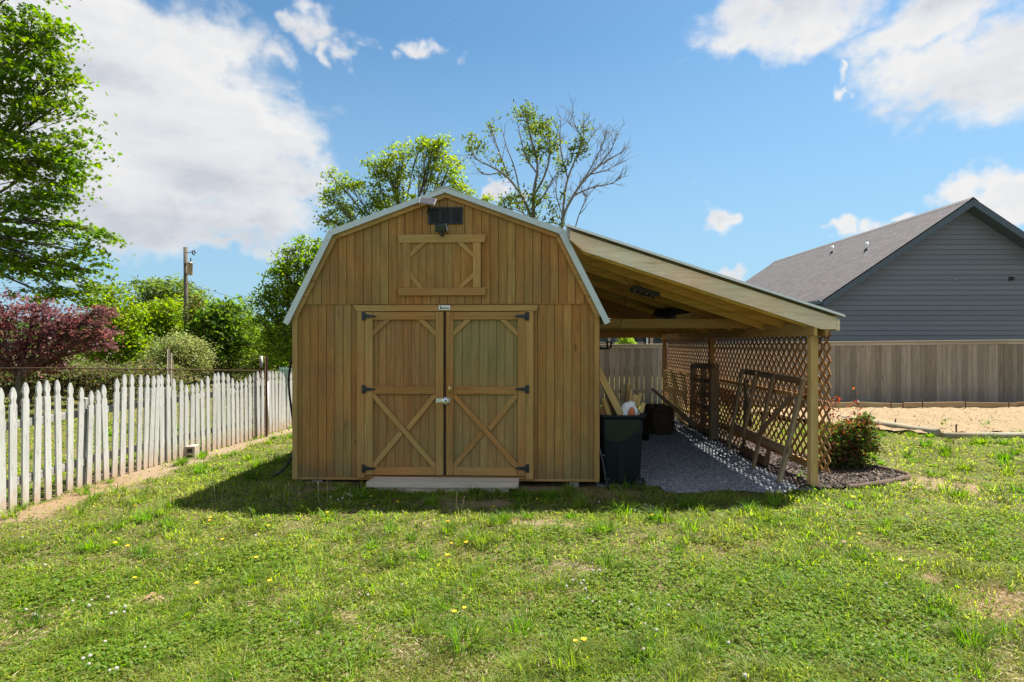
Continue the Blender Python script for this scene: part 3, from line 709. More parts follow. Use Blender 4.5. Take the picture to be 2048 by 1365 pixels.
# loft hatch
w = MB(); rect(w, 821, 945.5, 485, 576, -.016, .004, 2, .3); planks(w, P2(821, 500)[0], P2(945.5, 500)[0], P2(892, 576)[1], P2(892, 485)[1], -.024, .008, phase=.03); hb = w.build('loft_hatch', M['siding'], shed, SH)
w = MB(); trap(w, 795, 972, 799, 968.5, 469.5, 485.4, -.047, .034); w.build('head_board', M['trim'], hb, SH, bev=.003)
w = MB(); trap(w, 796, 971, 796, 971, 575.7, 591, -.047, .034); w.build('sill_board', M['trim'], hb, SH, bev=.003)
for xa, xb in ((805, 821), (945.5, 961.3)):
    w = MB(); rect(w, xa, xb, 485.6, 575.5, -.043, .03); w.build('stile', M['trim'], hb, SH, bev=.003)
for a in ((823, 508, 846, 486.5), (921, 486.5, 944, 508), (823, 553, 839, 574), (921, 574, 944, 553)):
    w = MB(); diag(w, *a, 8.5, -.040, .02); w.build('corner_brace', M['trim'], hb, SH, bev=.002)
# vent
w = MB(); rect(w, 855.8, 925.6, 414.3, 448.4, -.030, .016, 0); vt = w.build('gable_vent', M['vinyl_dark'], shed, SH, bev=.002)
w = MB()
for k in range(3):
    x0 = 859.5 + k * 22.2
    for j in range(11):
        y = 417.5 + j * 2.72; u0, z = P2(x0, y, -.034); u1, _ = P2(x0 + 18.5, y, -.034)
        w.obox(((u0 + u1) / 2, -.033, z), ((1, 0, 0), Vector((0, .8, .6)), Vector((0, -.6, .8))), ((u1 - u0) / 2, .007, .0015))
w.build('louver', simple('louvre_plastic', (.035, .035, .04), .5), vt, SH)
# skids and floor frame under the shed
w = MB()
for u in (-1.55, -.6, .4, 1.5): w.box(u - .055, u + .055, .05, LEN - .05, -.03, Z0 - .022)
w.build('skid', M['scrap_dark'], shed, SH, bev=.004)
w = MB(); w.box(UL + .05, UR - .05, .02, LEN, Z0 - .02, Z0 + .008); w.build('floor_frame', M['scrap_dark'], shed, SH)
w = MB(); rect(w, 587.5, 1196, 957.5, 961.5, -.006, .02, 0); w.build('skirt_board', M['trim'], shed, SH)
for px, ww in ((634, .06), (1148.5, .055)):
    u = P2(px, 965)[0]; w = MB(); w.box(u - ww, u + ww, -.0, .3, -.02, Z0 - .02); w.build('support_block', M['grey_wood'], shed, SH, bev=.004)
# doorstep
st_u0, st_z = P2(735, 966, -.3); st_u1, _ = P2(1036, 966, -.3)
c = SH @ Vector(((st_u0 + st_u1) / 2, -.18, 0))
step = thing('doorstep', (c.x, c.y, gzf(c.x, c.y)), 'low pale weathered timber step in front of the double doors', 'step', R(-1.87))
w = MB(); zt = P2(892, 965.3, -.31)[1]; zb = P2(892, 976.3, -.31)[1]
a0 = P2(732.6, 970, -.31)[0]; a1 = P2(1036.3, 970, -.31)[0]; b0 = P2(749, 958, -.08)[0]
w.prism([(a0, -.31), (a1, -.31), (a1 + .005, -.08), (b0, -.08)], (0, 0, zb), (1, 0, 0), (0, 1, 0), (0, 0, 1), zt - zb, vert=False); w.build('tread', M['step_wood'], step, SH, bev=.004)
w = MB(); r0 = P2(749, 980, -.27)[0]; r1 = P2(1018, 980, -.27)[0]; w.box(r0, r1, -.275, -.235, -.05, zb - .003); w.box(r0 + .03, r1 - .03, -.12, -.085, -.05, zb - .003); w.build('riser', M['step_wood'], step, SH, bev=.004)
# solar panel, security light
pc = SH @ Vector((P2(856, 404, -.16)[0], -.1, P2(856, 404, -.16)[1]))
sp_ = thing('solar_panel', pc, 'small tilted solar panel in pale frame beside the gable vent', 'solar panel', R(-1.87))
def tilt_panel(mb, grow, th, shift):
    qs = []
    for x, y, v in ((841, 396, -.14), (874, 399.5, -.14), (869, 412, -.21), (838, 407.5, -.21)):
        u, z = P2(x, y, v); qs.append(Vector((u, v, z)))
    cc = sum(qs, Vector()) / 4; n = (qs[1] - qs[0]).cross(qs[3] - qs[0]).normalized()
    if n.y > 0: n = -n
    qs = [cc + (q - cc) * grow + n * shift for q in qs]
    ex = (qs[1] - qs[0]).normalized(); ey = n.cross(ex).normalized()
    mb.prism([((q - cc).dot(ex), (q - cc).dot(ey)) for q in qs], cc + n * shift, ex, ey, n, th)
    return cc, n
w = MB(); cc, nn = tilt_panel(w, 1.0, .012, 0); w.build('frame', simple('silver_frame', (.26, .245, .23), .55), sp_, SH, bev=.002)
w = MB(); tilt_panel(w, .90, .002, .0125); w.build('cells', simple('solar_cells', (.06, .056, .07), .5, 0, .1, 40, .25), sp_, SH)
w = MB(); w.tube([cc - nn * .004, cc - nn * .06, (cc.x - .01, -.03, cc.z - .09)], .012, 8); w.lathe([(.03, 0), (.03, .012), (0, .012)], (cc.x - .01, -.03, cc.z - .09), (0, -1, 0), 12); w.build('bracket', M['black_plastic'], sp_, SH)
lu, lz = P2(881.5, 456.5, -.09); lc = SH @ Vector((lu, -.05, lz))
sec = thing('security_light', lc, 'dark boxy security light with round sensor between vent and loft hatch', 'light', R(-1.87))
w = MB(); w.obox((lu, -.095, lz), (Vector((.995, 0, .07)).normalized(), (0, .9, .43), (0, -.43, .9)), (.066, .025, .045)); w.build('lamp_head', simple('lamp_teal', (.022, .036, .042), .3), sec, SH, bev=.008)
w = MB(); w.lathe([(0, -.028), (.02, -.02), (.028, -.003), (.028, .012), (.02, .02), (0, .022)], (lu + .012, -.07, lz - .068), (0, -.2, 1), 16); w.build('sensor', M['black_plastic'], sec, SH)
w = MB(); w.tube([(lu, -.015, lz - .03), (lu, -.08, lz - .03)], .02, 10); w.obox((lu + .074, -.09, lz + .004), (Vector((.3, 0, -1)).normalized(), (0, 1, 0), (1, 0, .3)), (.045, .028, .006)); w.build('bracket', simple('grey_bracket', (.28, .28, .29), .4), sec, SH)

# ------------------------------------------------------------------ lean-to
uo = 4.60; RZ0, RU0 = P2(1131, 459)[1], P2(1131, 459)[0]; RZ1 = P2(1688, 633, -.2)[1]; RU1 = P2(1688, 633, -.2)[0]
def rz(u): return RZ0 + (RZ1 - RZ0) * (u - RU0) / (RU1 - RU0)
lpos = SH @ Vector((3.1, 0, 0))
lean = thing('lean_to_shelter', (lpos.x, lpos.y, 0), 'open timber lean-to with lattice side attached to the barn shed', 'shelter', R(-1.87))
LV0, LV1 = -.20, 7.30
def raf_poly(u0, ue, top=.035, h=.185):
    zb = rz(ue) - .165
    ut = None
    k = (RZ1 - RZ0) / (RU1 - RU0)
    ux = (zb + top + h - RZ0) / k + RU0
    return [(u0, rz(u0) - top), (ue, rz(ue) - top), (ue, zb), (ux, zb), (u0 + .16, rz(u0 + .16) - top - h), (u0, rz(u0) - top - h * .55)]
w = MB(); w.prism(raf_poly(RU0 + .045, 4.50), (0, -.155, 0), EX, EY, EZ, .038, .55, vert=False); rk = w.build('rake_board', M['rake'], lean, SH, bev=.003)
rk['label'] = 'bleached pale front rafter board'
nr = 13
for k in range(nr):
    v = .02 + (LV1 - .1) * k / (nr - 1)
    w = MB(); w.prism(raf_poly(1.50, 4.50), (0, v, 0), EX, EY, EZ, .038, (.95, .45, .7, .1, .6, .2, .5, .0, .4, .1, .3, .0, .2)[k], vert=False); w.build('rafter', M['rafter'] if k < 8 else M['beam'], lean, SH)  # board tones vary; colours darken towards the back to stand in for shade
w = MB()
for k in range(8):
    u = RU0 + .12 + k * (4.50 - RU0 - .12) / 7
    w.obox((u, (LV0 + LV1) / 2 + .06, rz(u) - .0185), ((1, 0, -.31), (0, 1, 0), (.31, 0, 1)), (.042, (LV1 - LV0) / 2 - .08, .0155), None, 1)
w.build('purlin', M['beam'], lean, SH)
w = MB(); k_ = (RZ1 - RZ0) / (RU1 - RU0); ex = Vector((1, 0, k_)).normalized(); en = Vector((-k_, 0, 1)).normalized(); Lr = math.hypot(RU1 - RU0, RZ1 - RZ0)
prof = []
nrib = 33; 
w.prism([(0, 0), (Lr, 0), (Lr, .006), (0, .006)], (RU0, LV0, RZ0), ex, en, (0, 1, 0), LV1 - LV0 + .05, .5)
for k in range(34):
    v = LV0 + .0 + k * .2286
    w.prism([(0, .006), (Lr, .006), (Lr, .022), (0, .022)], (RU0, v, RZ0), ex, en, (0, 1, 0), .034, .5)
w.build('roof', M['metal_roof'], lean, SH)
w = MB(); w.prism([(0, -.006), (Lr + .012, -.006), (Lr + .012, .012), (0, .012)], (RU0, LV0 - .006, RZ0), ex, en, (0, 1, 0), .005, .5); w.build('roof_edge_trim', M['white_metal'], lean, SH)
w = MB(); w.prism([(0, -.008), (Lr, -.008), (Lr, -.016), (0, -.016)], (RU0 + .02, LV0 + .012, RZ0), ex, en, (0, 1, 0), .045, .5); w.build('drip_edge', simple('roof_closure_strip', (.10, .10, .085), .8), lean, SH)
w = MB(); w.box(4.50 + .003, 4.541, -.155, LV1, rz(4.52) - .175, rz(4.54) - .036); w.build('fascia', M['rake'], lean, SH, bev=.003)
for ua, ub, vv in ((4.252, 4.290, -.15), (4.382, 4.42, -.15)):
    w = MB(); w.box(ua, ub, vv, LV1 - .05, 1.795, 1.945); w.build('outer_beam', M['beam'], lean, SH, bev=.003)
for v in (.0, 3.62, 7.15):
    w = MB(); w.box(4.292, 4.380, v, v + .089, -.1, 1.93, None, 2); w.build('post', M['pine'] if v < 1 else M['lattice'], lean, SH, bev=.004)
for v in (1.62, 3.75, 5.6):
    w = MB(); w.box(1.83, 4.248, v, v + .038, 1.925, 2.065); w.build('tie_beam', M['beam'], lean, SH, bev=.003)
w = MB(); w.box(1.83, 4.248, 7.1, 7.14, 1.83, 1.97); w.build('tie_beam', M['beam'], lean, SH)
w = MB(); w.beam((1.86, .35, 2.02), (1.86, LV1, 2.02), .04, .14); w.build('ledger', M['beam'], lean, SH)
def lattice(mb, v0, v1, z0, z1, u, pitch=.152, wd=.037, th=.007, skew=None):
    """two layers of diagonal laths clipped to the panel"""
    for sgn, du in ((1, 0), (-1, th + .001)):
        n0 = int((v1 - v0 + z1 - z0) / pitch) + 2
        for k in range(-n0, n0):
            c0 = v0 + k * pitch * 1.0     # line: v = c0 + sgn * (z - z0)
            pts = []
            if sgn > 0: za = max(z0, z0 + v0 - c0); zb = min(z1, z0 + v1 - c0); f = lambda z: c0 + (z - z0)
            else: za = max(z0, z0 + c0 - v1); zb = min(z1, z0 + c0 - v0); f = lambda z: c0 - (z - z0)
            if zb - za < .02: continue
            mb.beam((u + du, f(za), za), (u + du, f(zb), zb), wd, th, up=(1, 0, 0))
for (va, vb, za, zb) in ((-.16, 1.2, .22, 1.035), (1.2, 3.66, .22, 1.035), (3.66, 7.24, .22, 1.035), (-.16, 1.2, 1.06, 1.90), (1.2, 3.66, 1.06, 1.90), (3.66, 7.24, 1.06, 1.90)):
    w = MB(); lattice(w, va + .004, vb - .004, za, zb, 4.425 if za < .5 else 4.427); w.build('lattice_panel', M['lattice'], lean, SH)
for za, zb in ((.19, .28), (1.02, 1.075)):
    w = MB(); w.box(4.383, 4.419, .09, 3.6, za, zb); w.box(4.383, 4.419, 3.71, 7.14, za, zb); w.build('rail', M['beam'], lean, SH, bev=.003)
# ------------------------------------------------------------------ things under the lean-to
RZ = R(-1.87)
def ssh(u, v, z=0.0): return SH @ Vector((u, v, z))
# wheeled bin
bu0, bu1 = fp(1206, 900, .05)[0], fp(1284, 900, .05)[0]
bc = ssh((bu0 + bu1) / 2, .33); g0 = gzf(bc.x, bc.y)
binn = thing('wheeled_bin', (bc.x, bc.y, g0), 'dark wheeled garbage bin filled with scrap boards beside the shed wall', 'bin', RZ)
BF = SH @ Matrix.Translation(((bu0 + bu1) / 2, .33, g0))
BH = .855
def rrect(hx, hy, r, n=5):
    return [(sx * (hx - r) + r * math.cos(a), sy * (hy - r) + r * math.sin(a)) for sx, sy, a0 in ((1, 1, 0), (-1, 1, PI / 2), (-1, -1, PI), (1, -1, 1.5 * PI)) for a in np.linspace(a0, a0 + PI / 2, n)]
def loft(mb, rings, t=.5, close=False, smooth=True):
    n = len(rings[0]); b = len(mb.v)
    for r in rings: mb.v += [Vector(p) for p in r]
    for i in range(len(rings) - 1):
        for k in range(n):
            k2 = (k + 1) % n; mb.f.append([b + i * n + k, b + i * n + k2, b + (i + 1) * n + k2, b + (i + 1) * n + k]); mb.t.append(t); mb.sm.append(smooth); mb.uv.append([(0, 0)] * 4)
    if close:
        mb.f.append([b + k for k in range(n)][::-1]); mb.t.append(t); mb.sm.append(False); mb.uv.append([(0, 0)] * n)
def ring(hx, hy, z, r=.05): return [(p[0], p[1], z) for p in rrect(hx, hy, r)]
def bw(z): return .222 + .036 * z / BH, .235 + .045 * z / BH
w = MB(); rs = [ring(*bw(z), z) for z in (.02, .06, .3, .62, BH)]
rs += [ring(bw(BH)[0] - .008, bw(BH)[1] - .008, BH), ring(bw(.4)[0] - .01, bw(.4)[1] - .01, .35)]
loft(w, rs, close=True); w.f.append(list(range(len(w.v) - 20, len(w.v)))); w.t.append(.5); w.sm.append(False); w.uv.append([(0, 0)] * 20)
w.build('body', M['bin'], binn, BF)
w = MB(); hx, hy = bw(BH)
loft(w, [ring(hx + .004, hy + .004, BH - .03), ring(hx + .02, hy + .02, BH - .03), ring(hx + .02, hy + .02, BH + .006), ring(hx - .006, hy - .006, BH + .006), ring(hx - .006, hy - .006, BH - .03)]); w.build('rim', M['bin'], binn, BF)
w = MB()      # raised band on the side face with a swooping lower edge
n = 14; top = []; bot = []
for i in range(n + 1):
    s = -1 + 2 * i / n; za = BH - .045; zb = BH - .30 + .14 * (max(0, (s + .25) / 1.25) ** 1.4) - .015 * math.cos(s * 2)
    for z, L_ in ((za, top), (zb, bot)):
        x, y = bw(z); L_.append((s * (x - .045), -y - .009, z))
for i in range(n): w.face([bot[i], bot[i + 1], top[i + 1], top[i]], [(0, 0)] * 4, .5, True)
for i in range(n): w.face([(bot[i][0], bot[i][1] + .012, bot[i][2] - .004), (bot[i + 1][0], bot[i + 1][1] + .012, bot[i + 1][2] - .004), bot[i + 1], bot[i]], [(0, 0)] * 4, .5)
w.build('side_band', M['bin_band'], binn, BF)
w = MB(); w.prism([(-.045, .05), (.02, .05), (.03, BH - .33), (-.05, BH - .36)], (0, -.262, 0), EX, EY, (0, 1, 0), .03); w.build('recess_panel', M['bin'], binn, BF, bev=.006)
for s in (-1, 1):
    w = MB(); w.lathe([(.0, -.015), (.018, -.018), (.026, -.012), (.046, -.012), (.05, -.02), (.062, -.02), (.062, .02), (.05, .02), (.0, .02)], (.205, s * .285, .064), (0, 1, 0), 20)
    wh = w.build('wheel', M['rubber'], binn, BF)
    q = MB()
    for k in range(5):
        a = k * 2 * PI / 5; q.beam((.205, s * .285 - .021, .064), (.205 + .05 * math.cos(a), s * .285 - .021, .064 + .05 * math.sin(a)), .010, .006, up=(0, 1, 0))
    q.build('spoke', simple('spoke_plastic', (.06, .06, .062), .5) if s < 0 else M['rubber'], wh, BF)
w = MB(); w.tube([(.205, -.27, .064), (.205, .27, .064)], .009, 8); w.build('axle', M['steel'], binn, BF)
w = MB(); w.tube([(.24, -.18, BH - .02), (.30, -.18, BH), (.30, .18, BH), (.24, .18, BH - .02)], .014, 8); w.build('handle', M['bin'], binn, BF)
# boards standing in the bin: (foot pixel, top pixel, width m, thickness, depth foot, depth top, material, label)
SB = [((1252, 850), (1193, 735), .085, .036, 6.78, 6.70, 'pine', 'long clean pine board leaning from the bin against the shed corner'),
      ((1268, 850), (1222, 781), .055, .02, 6.86, 6.80, 'scrap_dark', 'thin brown batten leaning just behind the long pine board'),
      ((1213, 850), (1200, 815), .10, .036, 6.74, 6.72, 'pine', 'short pale board end standing at the shed side of the bin'),
      ((1240, 850), (1208, 772), .05, .02, 6.92, 6.95, 'pallet', 'narrow grey board behind the long pine board in the bin'),
      ((1243, 850), (1247, 768), .075, .02, 7.02, 7.05, 'pallet', 'grey green upright board at the back of the bin'),
      ((1251, 850), (1257, 768), .04, .02, 6.99, 7.02, 'beam', 'tan upright strip beside the grey green board in the bin'),
      ((1256, 850), (1262, 779), .03, .02, 6.94, 6.96, 'pine', 'slim pale stick standing above the white sack'),
      ((1262, 850), (1270, 790), .10, .02, 7.00, 7.03, 'pine', 'wide pale plank end standing behind the white sack'),
      ((1272, 850), (1277, 797), .04, .02, 6.88, 6.90, 'pine', 'short tan stick beside the orange print of the sack'),
      ((1277, 850), (1287, 806), .045, .03, 6.80, 6.80, 'pine', 'short pale stick nearest the bin handle'),
      ((1236, 850), (1216, 790), .08, .02, 7.06, 7.10, 'beam', 'tan board behind the narrow grey board in the bin'),
      ((1258, 850), (1252, 782), .06, .02, 7.08, 7.12, 'scrap_dark', 'dark brown board at the very back of the bin'),
      ((1265, 850), (1281, 786), .05, .02, 7.04, 7.08, 'beam', 'tan batten slanting away behind the wide pale plank'),
      ((1225, 850), (1206, 796), .05, .03, 6.66, 6.62, 'beam', 'brown stub standing before the long pine board')]
for (pf, pt, wd, th, df, dt, mt, lb) in SB:
    a = at(*pf, df); b = at(*pt, dt)
    dn = (a - b).normalized(); a = a + dn * ((a.z - g0 - .66) / max(.2, -dn.z))
    o = MB(); d_ = (b - a).normalized(); o.beam(a, b, th, wd, up=Vector((1, .1, 0)))
    o = o.build('scrap_board', M[mt], bev=.002); tag(o, lb, 'board', 'scrap boards in the bin')
# sack
sk_c = at(1256, 826, 6.84)
sack = thing('white_sack', (sk_c.x, sk_c.y, sk_c.z - .16), 'crumpled white woven sack with orange print on top of the bin', 'sack')
def lump(name, c, r, mat, parent, seed, amp=.25, n=24, m=14, sq=1.0, freq=2.2):
    V = []; F = []
    for i in range(m + 1):
        th = PI * i / m
        for j in range(n):
            ph = 2 * PI * j / n; d = Vector((math.sin(th) * math.cos(ph), math.sin(th) * math.sin(ph), math.cos(th)))
            d2 = Vector([math.copysign(abs(q) ** sq, q) for q in d])
            k = 1 + amp * (float(fbm(np.array([d.x * freq + seed + d.z]), np.array([d.y * freq + d.z * freq]), seed)[0]) - .5) * 2 if 0 < i < m else 1
            V.append((c[0] + d2.x * r[0] * k, c[1] + d2.y * r[1] * k, c[2] + d2.z * r[2] * k))
    for i in range(m):
        for j in range(n): F.append((i * n + j, i * n + (j + 1) % n, (i + 1) * n + (j + 1) % n, (i + 1) * n + j))
    return npmesh(name, np.array(V), np.array(F), mat, parent=parent, smooth=True)
lump('bag_body', sk_c - Vector((0, 0, .03)), (.125, .11, .15), M['sack'], sack, 5, .35, 28, 18)
lump('orange_print_panel', at(1263.5, 829, 6.735), (.045, .03, .085), M['orange'], sack, 9, .12, 18, 12)
# dark rod in the gap between shed and bin
r0 = gpt(1214, 972); rod = thing('metal_stand', (r0.x, r0.y, gzf(r0.x, r0.y)), 'thin black metal rod with foot standing between shed and bin', 'stand')
w = MB(); p0 = at(1214, 974, 6.42); p1 = at(1199, 898, 6.5); w.tube([p0, at(1210, 950, 6.44), at(1204, 915, 6.48), p1, at(1190, 850, 6.75)], .011, 8); w.build('pole', M['black_metal'], rod)
w = MB(); w.beam(at(1209, 957, 6.43), at(1219, 960, 6.43), .03, .03); w.beam(at(1213, 962, 6.42), at(1216, 977, 6.42), .03, .04, up=(0, 1, 0)); w.beam(at(1201, 912, 6.46), at(1210, 911, 6.46), .02, .025); w.build('foot', M['black_plastic'], rod, bev=.004)
# black bracket with two cups
b0 = at(1199, 697, 8.6); brk = thing('black_bracket', b0, 'black bracket arm with two upright sockets sticking out past the shed wall', 'bracket')
w = MB(); w.tube([at(1178, 698.5, 8.6), at(1199, 697, 8.6), at(1212, 697.5, 8.6), at(1219, 696.5, 8.6), at(1222, 692, 8.6)], [.03, .024, .014, .014, .014], 8); w.build('arm', M['black_plastic'], brk)
for x in (1214.5, 1222):
    w = MB(); w.tube([at(x, 696, 8.6), at(x, 686, 8.6), at(x, 684.5, 8.6), at(x, 683, 8.6)], [.014, .014, .032, .034], 10); w.build('socket', M['black_plastic'], brk)
# straw bale with a tapering plank over it
bl = at(1319, 857, 10.4); bl.z = gzf(bl.x, bl.y)
bale = thing('straw_bale', bl, 'dark weathered straw bale at the far end of the gravel', 'bale')
hx, hy, hz = .245, .36, .265
lump('bale_body', bl + Vector((0, .1, hz)), (hx, hy, hz), simple('old_straw', (.075, .052, .03), .95, 0, .4, 25, .2, .8), bale, 4, .14, 36, 20, .45, 3.5)
n = 5200; d = rng.normal(size=(n, 3)); d /= np.linalg.norm(d, axis=1)[:, None]; d2 = np.sign(d) * np.abs(d) ** .45
Pn = np.array(bl) + np.array([0, .1, hz]) + d2 * np.array([hx, hy, hz]) * 1.0
def slivers(P, L, wd, dirs, c0, c1):
    """small flat slivers centred on P along dirs"""
    n = len(P); sd = np.cross(dirs, rng.normal(size=(n, 3))); sd /= np.linalg.norm(sd, axis=1)[:, None] + 1e-9
    L = (L * rng.uniform(.5, 1.3, n))[:, None]; V = np.stack([P - dirs * L / 2, P + sd * wd, P + dirs * L / 2, P - sd * wd], 1).reshape(-1, 3)
    t = rng.random((n, 1)); return V, np.arange(n * 4).reshape(n, 4), np.array(c0) * (1 - t) + np.array(c1) * t
dr_ = rng.normal(size=(n, 3)) * np.array([1, 1, .45]) + d * .35; dr_ /= np.linalg.norm(dr_, axis=1)[:, None]
V, F, C = slivers(Pn, .085, .0024, dr_, (.05, .034, .018), (.21, .15, .08)); npmesh('loose_straw', V, F, M['straw'], C, bale)
w = MB(); w.tube([bl + Vector((hx * math.copysign(abs(math.cos(a)) ** .45, math.cos(a)) * 1.01, .1 - .12, hz + hz * math.copysign(abs(math.sin(a)) ** .45, math.sin(a)) * 1.01)) for a in np.linspace(0, 2 * PI, 33)], .003, 5); w.tube([bl + Vector((hx * math.copysign(abs(math.cos(a)) ** .45, math.cos(a)) * 1.01, .1 + .12, hz + hz * math.copysign(abs(math.sin(a)) ** .45, math.sin(a)) * 1.01)) for a in np.linspace(0, 2 * PI, 33)], .003, 5); w.build('twine', M['straw'], bale) if False else None
pl = at(1388, 851, 10.35)
w = MB(); a = at(1303, 778, 10.2); b = at(1390, 853, 10.2); dd = (b - a).normalized(); up = Vector((0, .5, 1)); s_ = dd.cross(up).normalized(); u2 = s_.cross(dd)
w.prism([(0, -.012), (.0, .012), (.3, .035), ((b - a).length, .055), ((b - a).length, -.055), (.3, -.035)], a, dd, u2, s_, .02, vert=False)
tag(w.build('leaning_plank', M['scrap_dark'], bev=.002), 'long dark tapering plank leaning over the straw bale', 'plank')
tb = at(1290, 838, 9.6); tb.z = gzf(tb.x, tb.y)
bk = thing('black_tub', tb, 'small black plastic tub on the gravel beside the straw bale', 'tub')
w = MB(); w.lathe([(0, .01), (.07, .01), (.085, .15), (.098, .15), (.098, .165), (.08, .165), (.065, .03)], tb, (0, 0, 1), 20); w.build('body', M['black_plastic'], bk)
# loose lattice piece at the far end
def frame_pts(p00, p10, p01, p11): return lambda s, t: (Vector(p00) * (1 - s) + Vector(p10) * s) * (1 - t) + (Vector(p01) * (1 - s) + Vector(p11) * s) * t
def lattice_free(mb, P, nu, nv, wd, th, nrm):
    for sg in (1, -1):
        for k in range(-nv, nu + nv):
            pts = []
            for j in range(0, 61):
                t = j / 60; s = (k + (t * nv if sg > 0 else (1 - t) * nv)) / nu - (nv / nu if True else 0) + (nv / nu) * 0
                if 0 <= s <= 1: pts.append((s, t))
            if len(pts) < 2: continue
            a = P(*pts[0]); b = P(*pts[-1])
            if (b - a).length < .03: continue
            mb.beam(a + nrm * sg * th * .5, b + nrm * sg * th * .5, wd, th, up=nrm)
def lattice_piece(p00, p10, p01, p11, pitch, mat, label):
    P = frame_pts(p00, p10, p01, p11); L = (Vector(p10) - Vector(p00)).length; H = (Vector(p01) - Vector(p00)).length
    nrm = (Vector(p10) - Vector(p00)).cross(Vector(p01) - Vector(p00)).normalized(); w = MB(); lattice_free(w, P, max(2, int(L / pitch)), max(2, int(H / pitch)), .036, .007, nrm)
    return tag(w.build('loose_lattice', mat), label, 'lattice panel')
def gp(x, y, d):
    p = at(x, y, d); p.z = gzf(p.x, p.y) + .01; return p
lattice_piece(gp(1376, 850, 11.2), gp(1330, 838, 13.2), at(1372, 748, 11.3), at(1326, 740, 13.2), .13, M['lattice_new'], 'fresh yellow lattice offcut leaning at the far post')
lattice_piece(gp(1480, 852, 8.9), gp(1383, 850, 11.1), at(1484, 780, 9.0), at(1385, 768, 11.1), .13, M['lattice'], 'brown low lattice offcut leaning behind the pallets')
# tall narrow pallet and the two leaning frames
def framework(name, label, cat, P, members, mat, base):
    t = thing(name, base, label, cat)
    for (nm, a, b, wd, th, off) in members:
        n = (P(1, 0) - P(0, 0)).cross(P(0, 1) - P(0, 0)).normalized()
        if n.x > 0: n = -n
        w = MB(); w.beam(P(*a) + n * off, P(*b) + n * off, wd, th, up=n); w.build(nm, mat, t, bev=.004)
    return t
b0 = gp(1428, 880, 9.6); b1 = gp(1386, 853, 11.2)
P = frame_pts(b0, b1, at(1430, 728, 9.75), at(1387, 728.5, 11.25))
framework('upright_pallet', 'tall narrow weathered pallet standing against the lattice', 'pallet', P,
          [('leg', (0, 0), (0, 1), .09, .14, .0), ('leg', (.48, .0), (.48, .97), .08, .10, .0), ('leg', (1, .0), (1, .98), .09, .12, .0),
           ('rail', (-.06, .97), (1.06, .97), .10, .09, .0), ('rail', (0, .76), (1, .76), .09, .02, -.01), ('rail', (0, .56), (1, .56), .09, .02, -.01), ('rail', (-.03, .39), (1.06, .39), .09, .06, 0), ('rail', (0, .06), (1, .06), .10, .02, -.01)], M['pallet'], b0)
b0 = gp(1563, 971, 6.62); b1 = gp(1461, 902, 8.72); P = frame_pts(b0, b1, at(1613.5, 757, 6.72), at(1489, 737, 8.66))
def inv(pts): return pts
framework('crooked_gate_frame', 'large crooked weathered wooden gate frame leaning on the lattice', 'wooden frame', P,
          [('leg', (0, 0), (0, .99), .085, .04, .03), ('leg', (.44, -.02), (.43, .97), .07, .036, .028), ('leg', (.73, .22), (.72, .97), .06, .036, .03), ('leg', (1, 0), (1, .99), .075, .036, .03),
           ('rail', (-.015, .965), (1.03, .965), .085, .036, -.012), ('rail', (-.02, .29), (1.04, .29), .105, .04, -.006), ('brace', (.045, .82), (.42, .34), .07, .03, .07)], M['pallet'], b0)
b0 = gp(1534, 925, 7.5); b1 = gp(1487, 900, 8.4); P = frame_pts(b0, b1, at(1552, 770, 7.6), at(1496, 760, 8.6))
framework('small_wooden_frame', 'small broken wooden frame half hidden behind the crooked gate frame', 'wooden frame', P,
          [('leg', (1, 0), (1.05, 1), .09, .03, .0), ('leg', (0.02, 0), (.0, .3), .08, .03, 0), ('rail', (-.03, .07), (1.05, .07), .12, .035, .03), ('rail', (0, .32), (1, .32), .08, .03, .0)], M['scrap_dark'], b0)
a = at(1489, 765, 8.5); b = at(1502, 853, 8.25)
w = MB(); w.beam(a, b, .10, .02, up=(1, 0, 0)); tag(w.build('loose_board', M['scrap_dark'], bev=.002), 'dark narrow board slanting between the gate frame and lattice', 'board')
a = gp(1500, 905, 7.9); 
# work light hung from the rafters
wl = at(1289, 585, 7.35); sl_ = Vector((1, 0, -.31)).normalized(); sl_ = (SH.to_3x3() @ sl_); sv = SH.to_3x3() @ Vector((0, 1, 0)); sn = sl_.cross(sv)
if sn.z < 0: sn = -sn
light = thing('shop_light', wl, 'black shop light with four bars hanging under the lean-to roof', 'light')
w = MB(); w.obox(wl + sn * .02, (sl_, sv, sn), (.175, .16, .012)); 
for s in (-1, 1): w.obox(wl + sv * .155 * s, (sl_, sv, sn), (.175, .014, .026))
w.build('housing', M['black_metal'], light, bev=.003)
for k in range(4):
    c = wl + sl_ * (-.12 + .08 * k) - sn * .002; w = MB(); w.tube([c - sv * .145, c + sv * .145], .011, 8); w.build('tube', M['white_plastic'], light)
w = MB(); w.tube([wl + sl_ * -.02 + sn * .03, at(1270, 560, 7.3), at(1258, 540, 7.25)], .004, 6); w.tube([wl - sl_ * .16 + sn * .02, at(1249, 558, 7.25), at(1254, 541, 7.25)], .004, 6); w.tube([at(1238, 660, 8.1), at(1249, 615, 7.7), at(1252, 590, 7.5)], .004, 6); w.build('cord', M['rubber'], light)
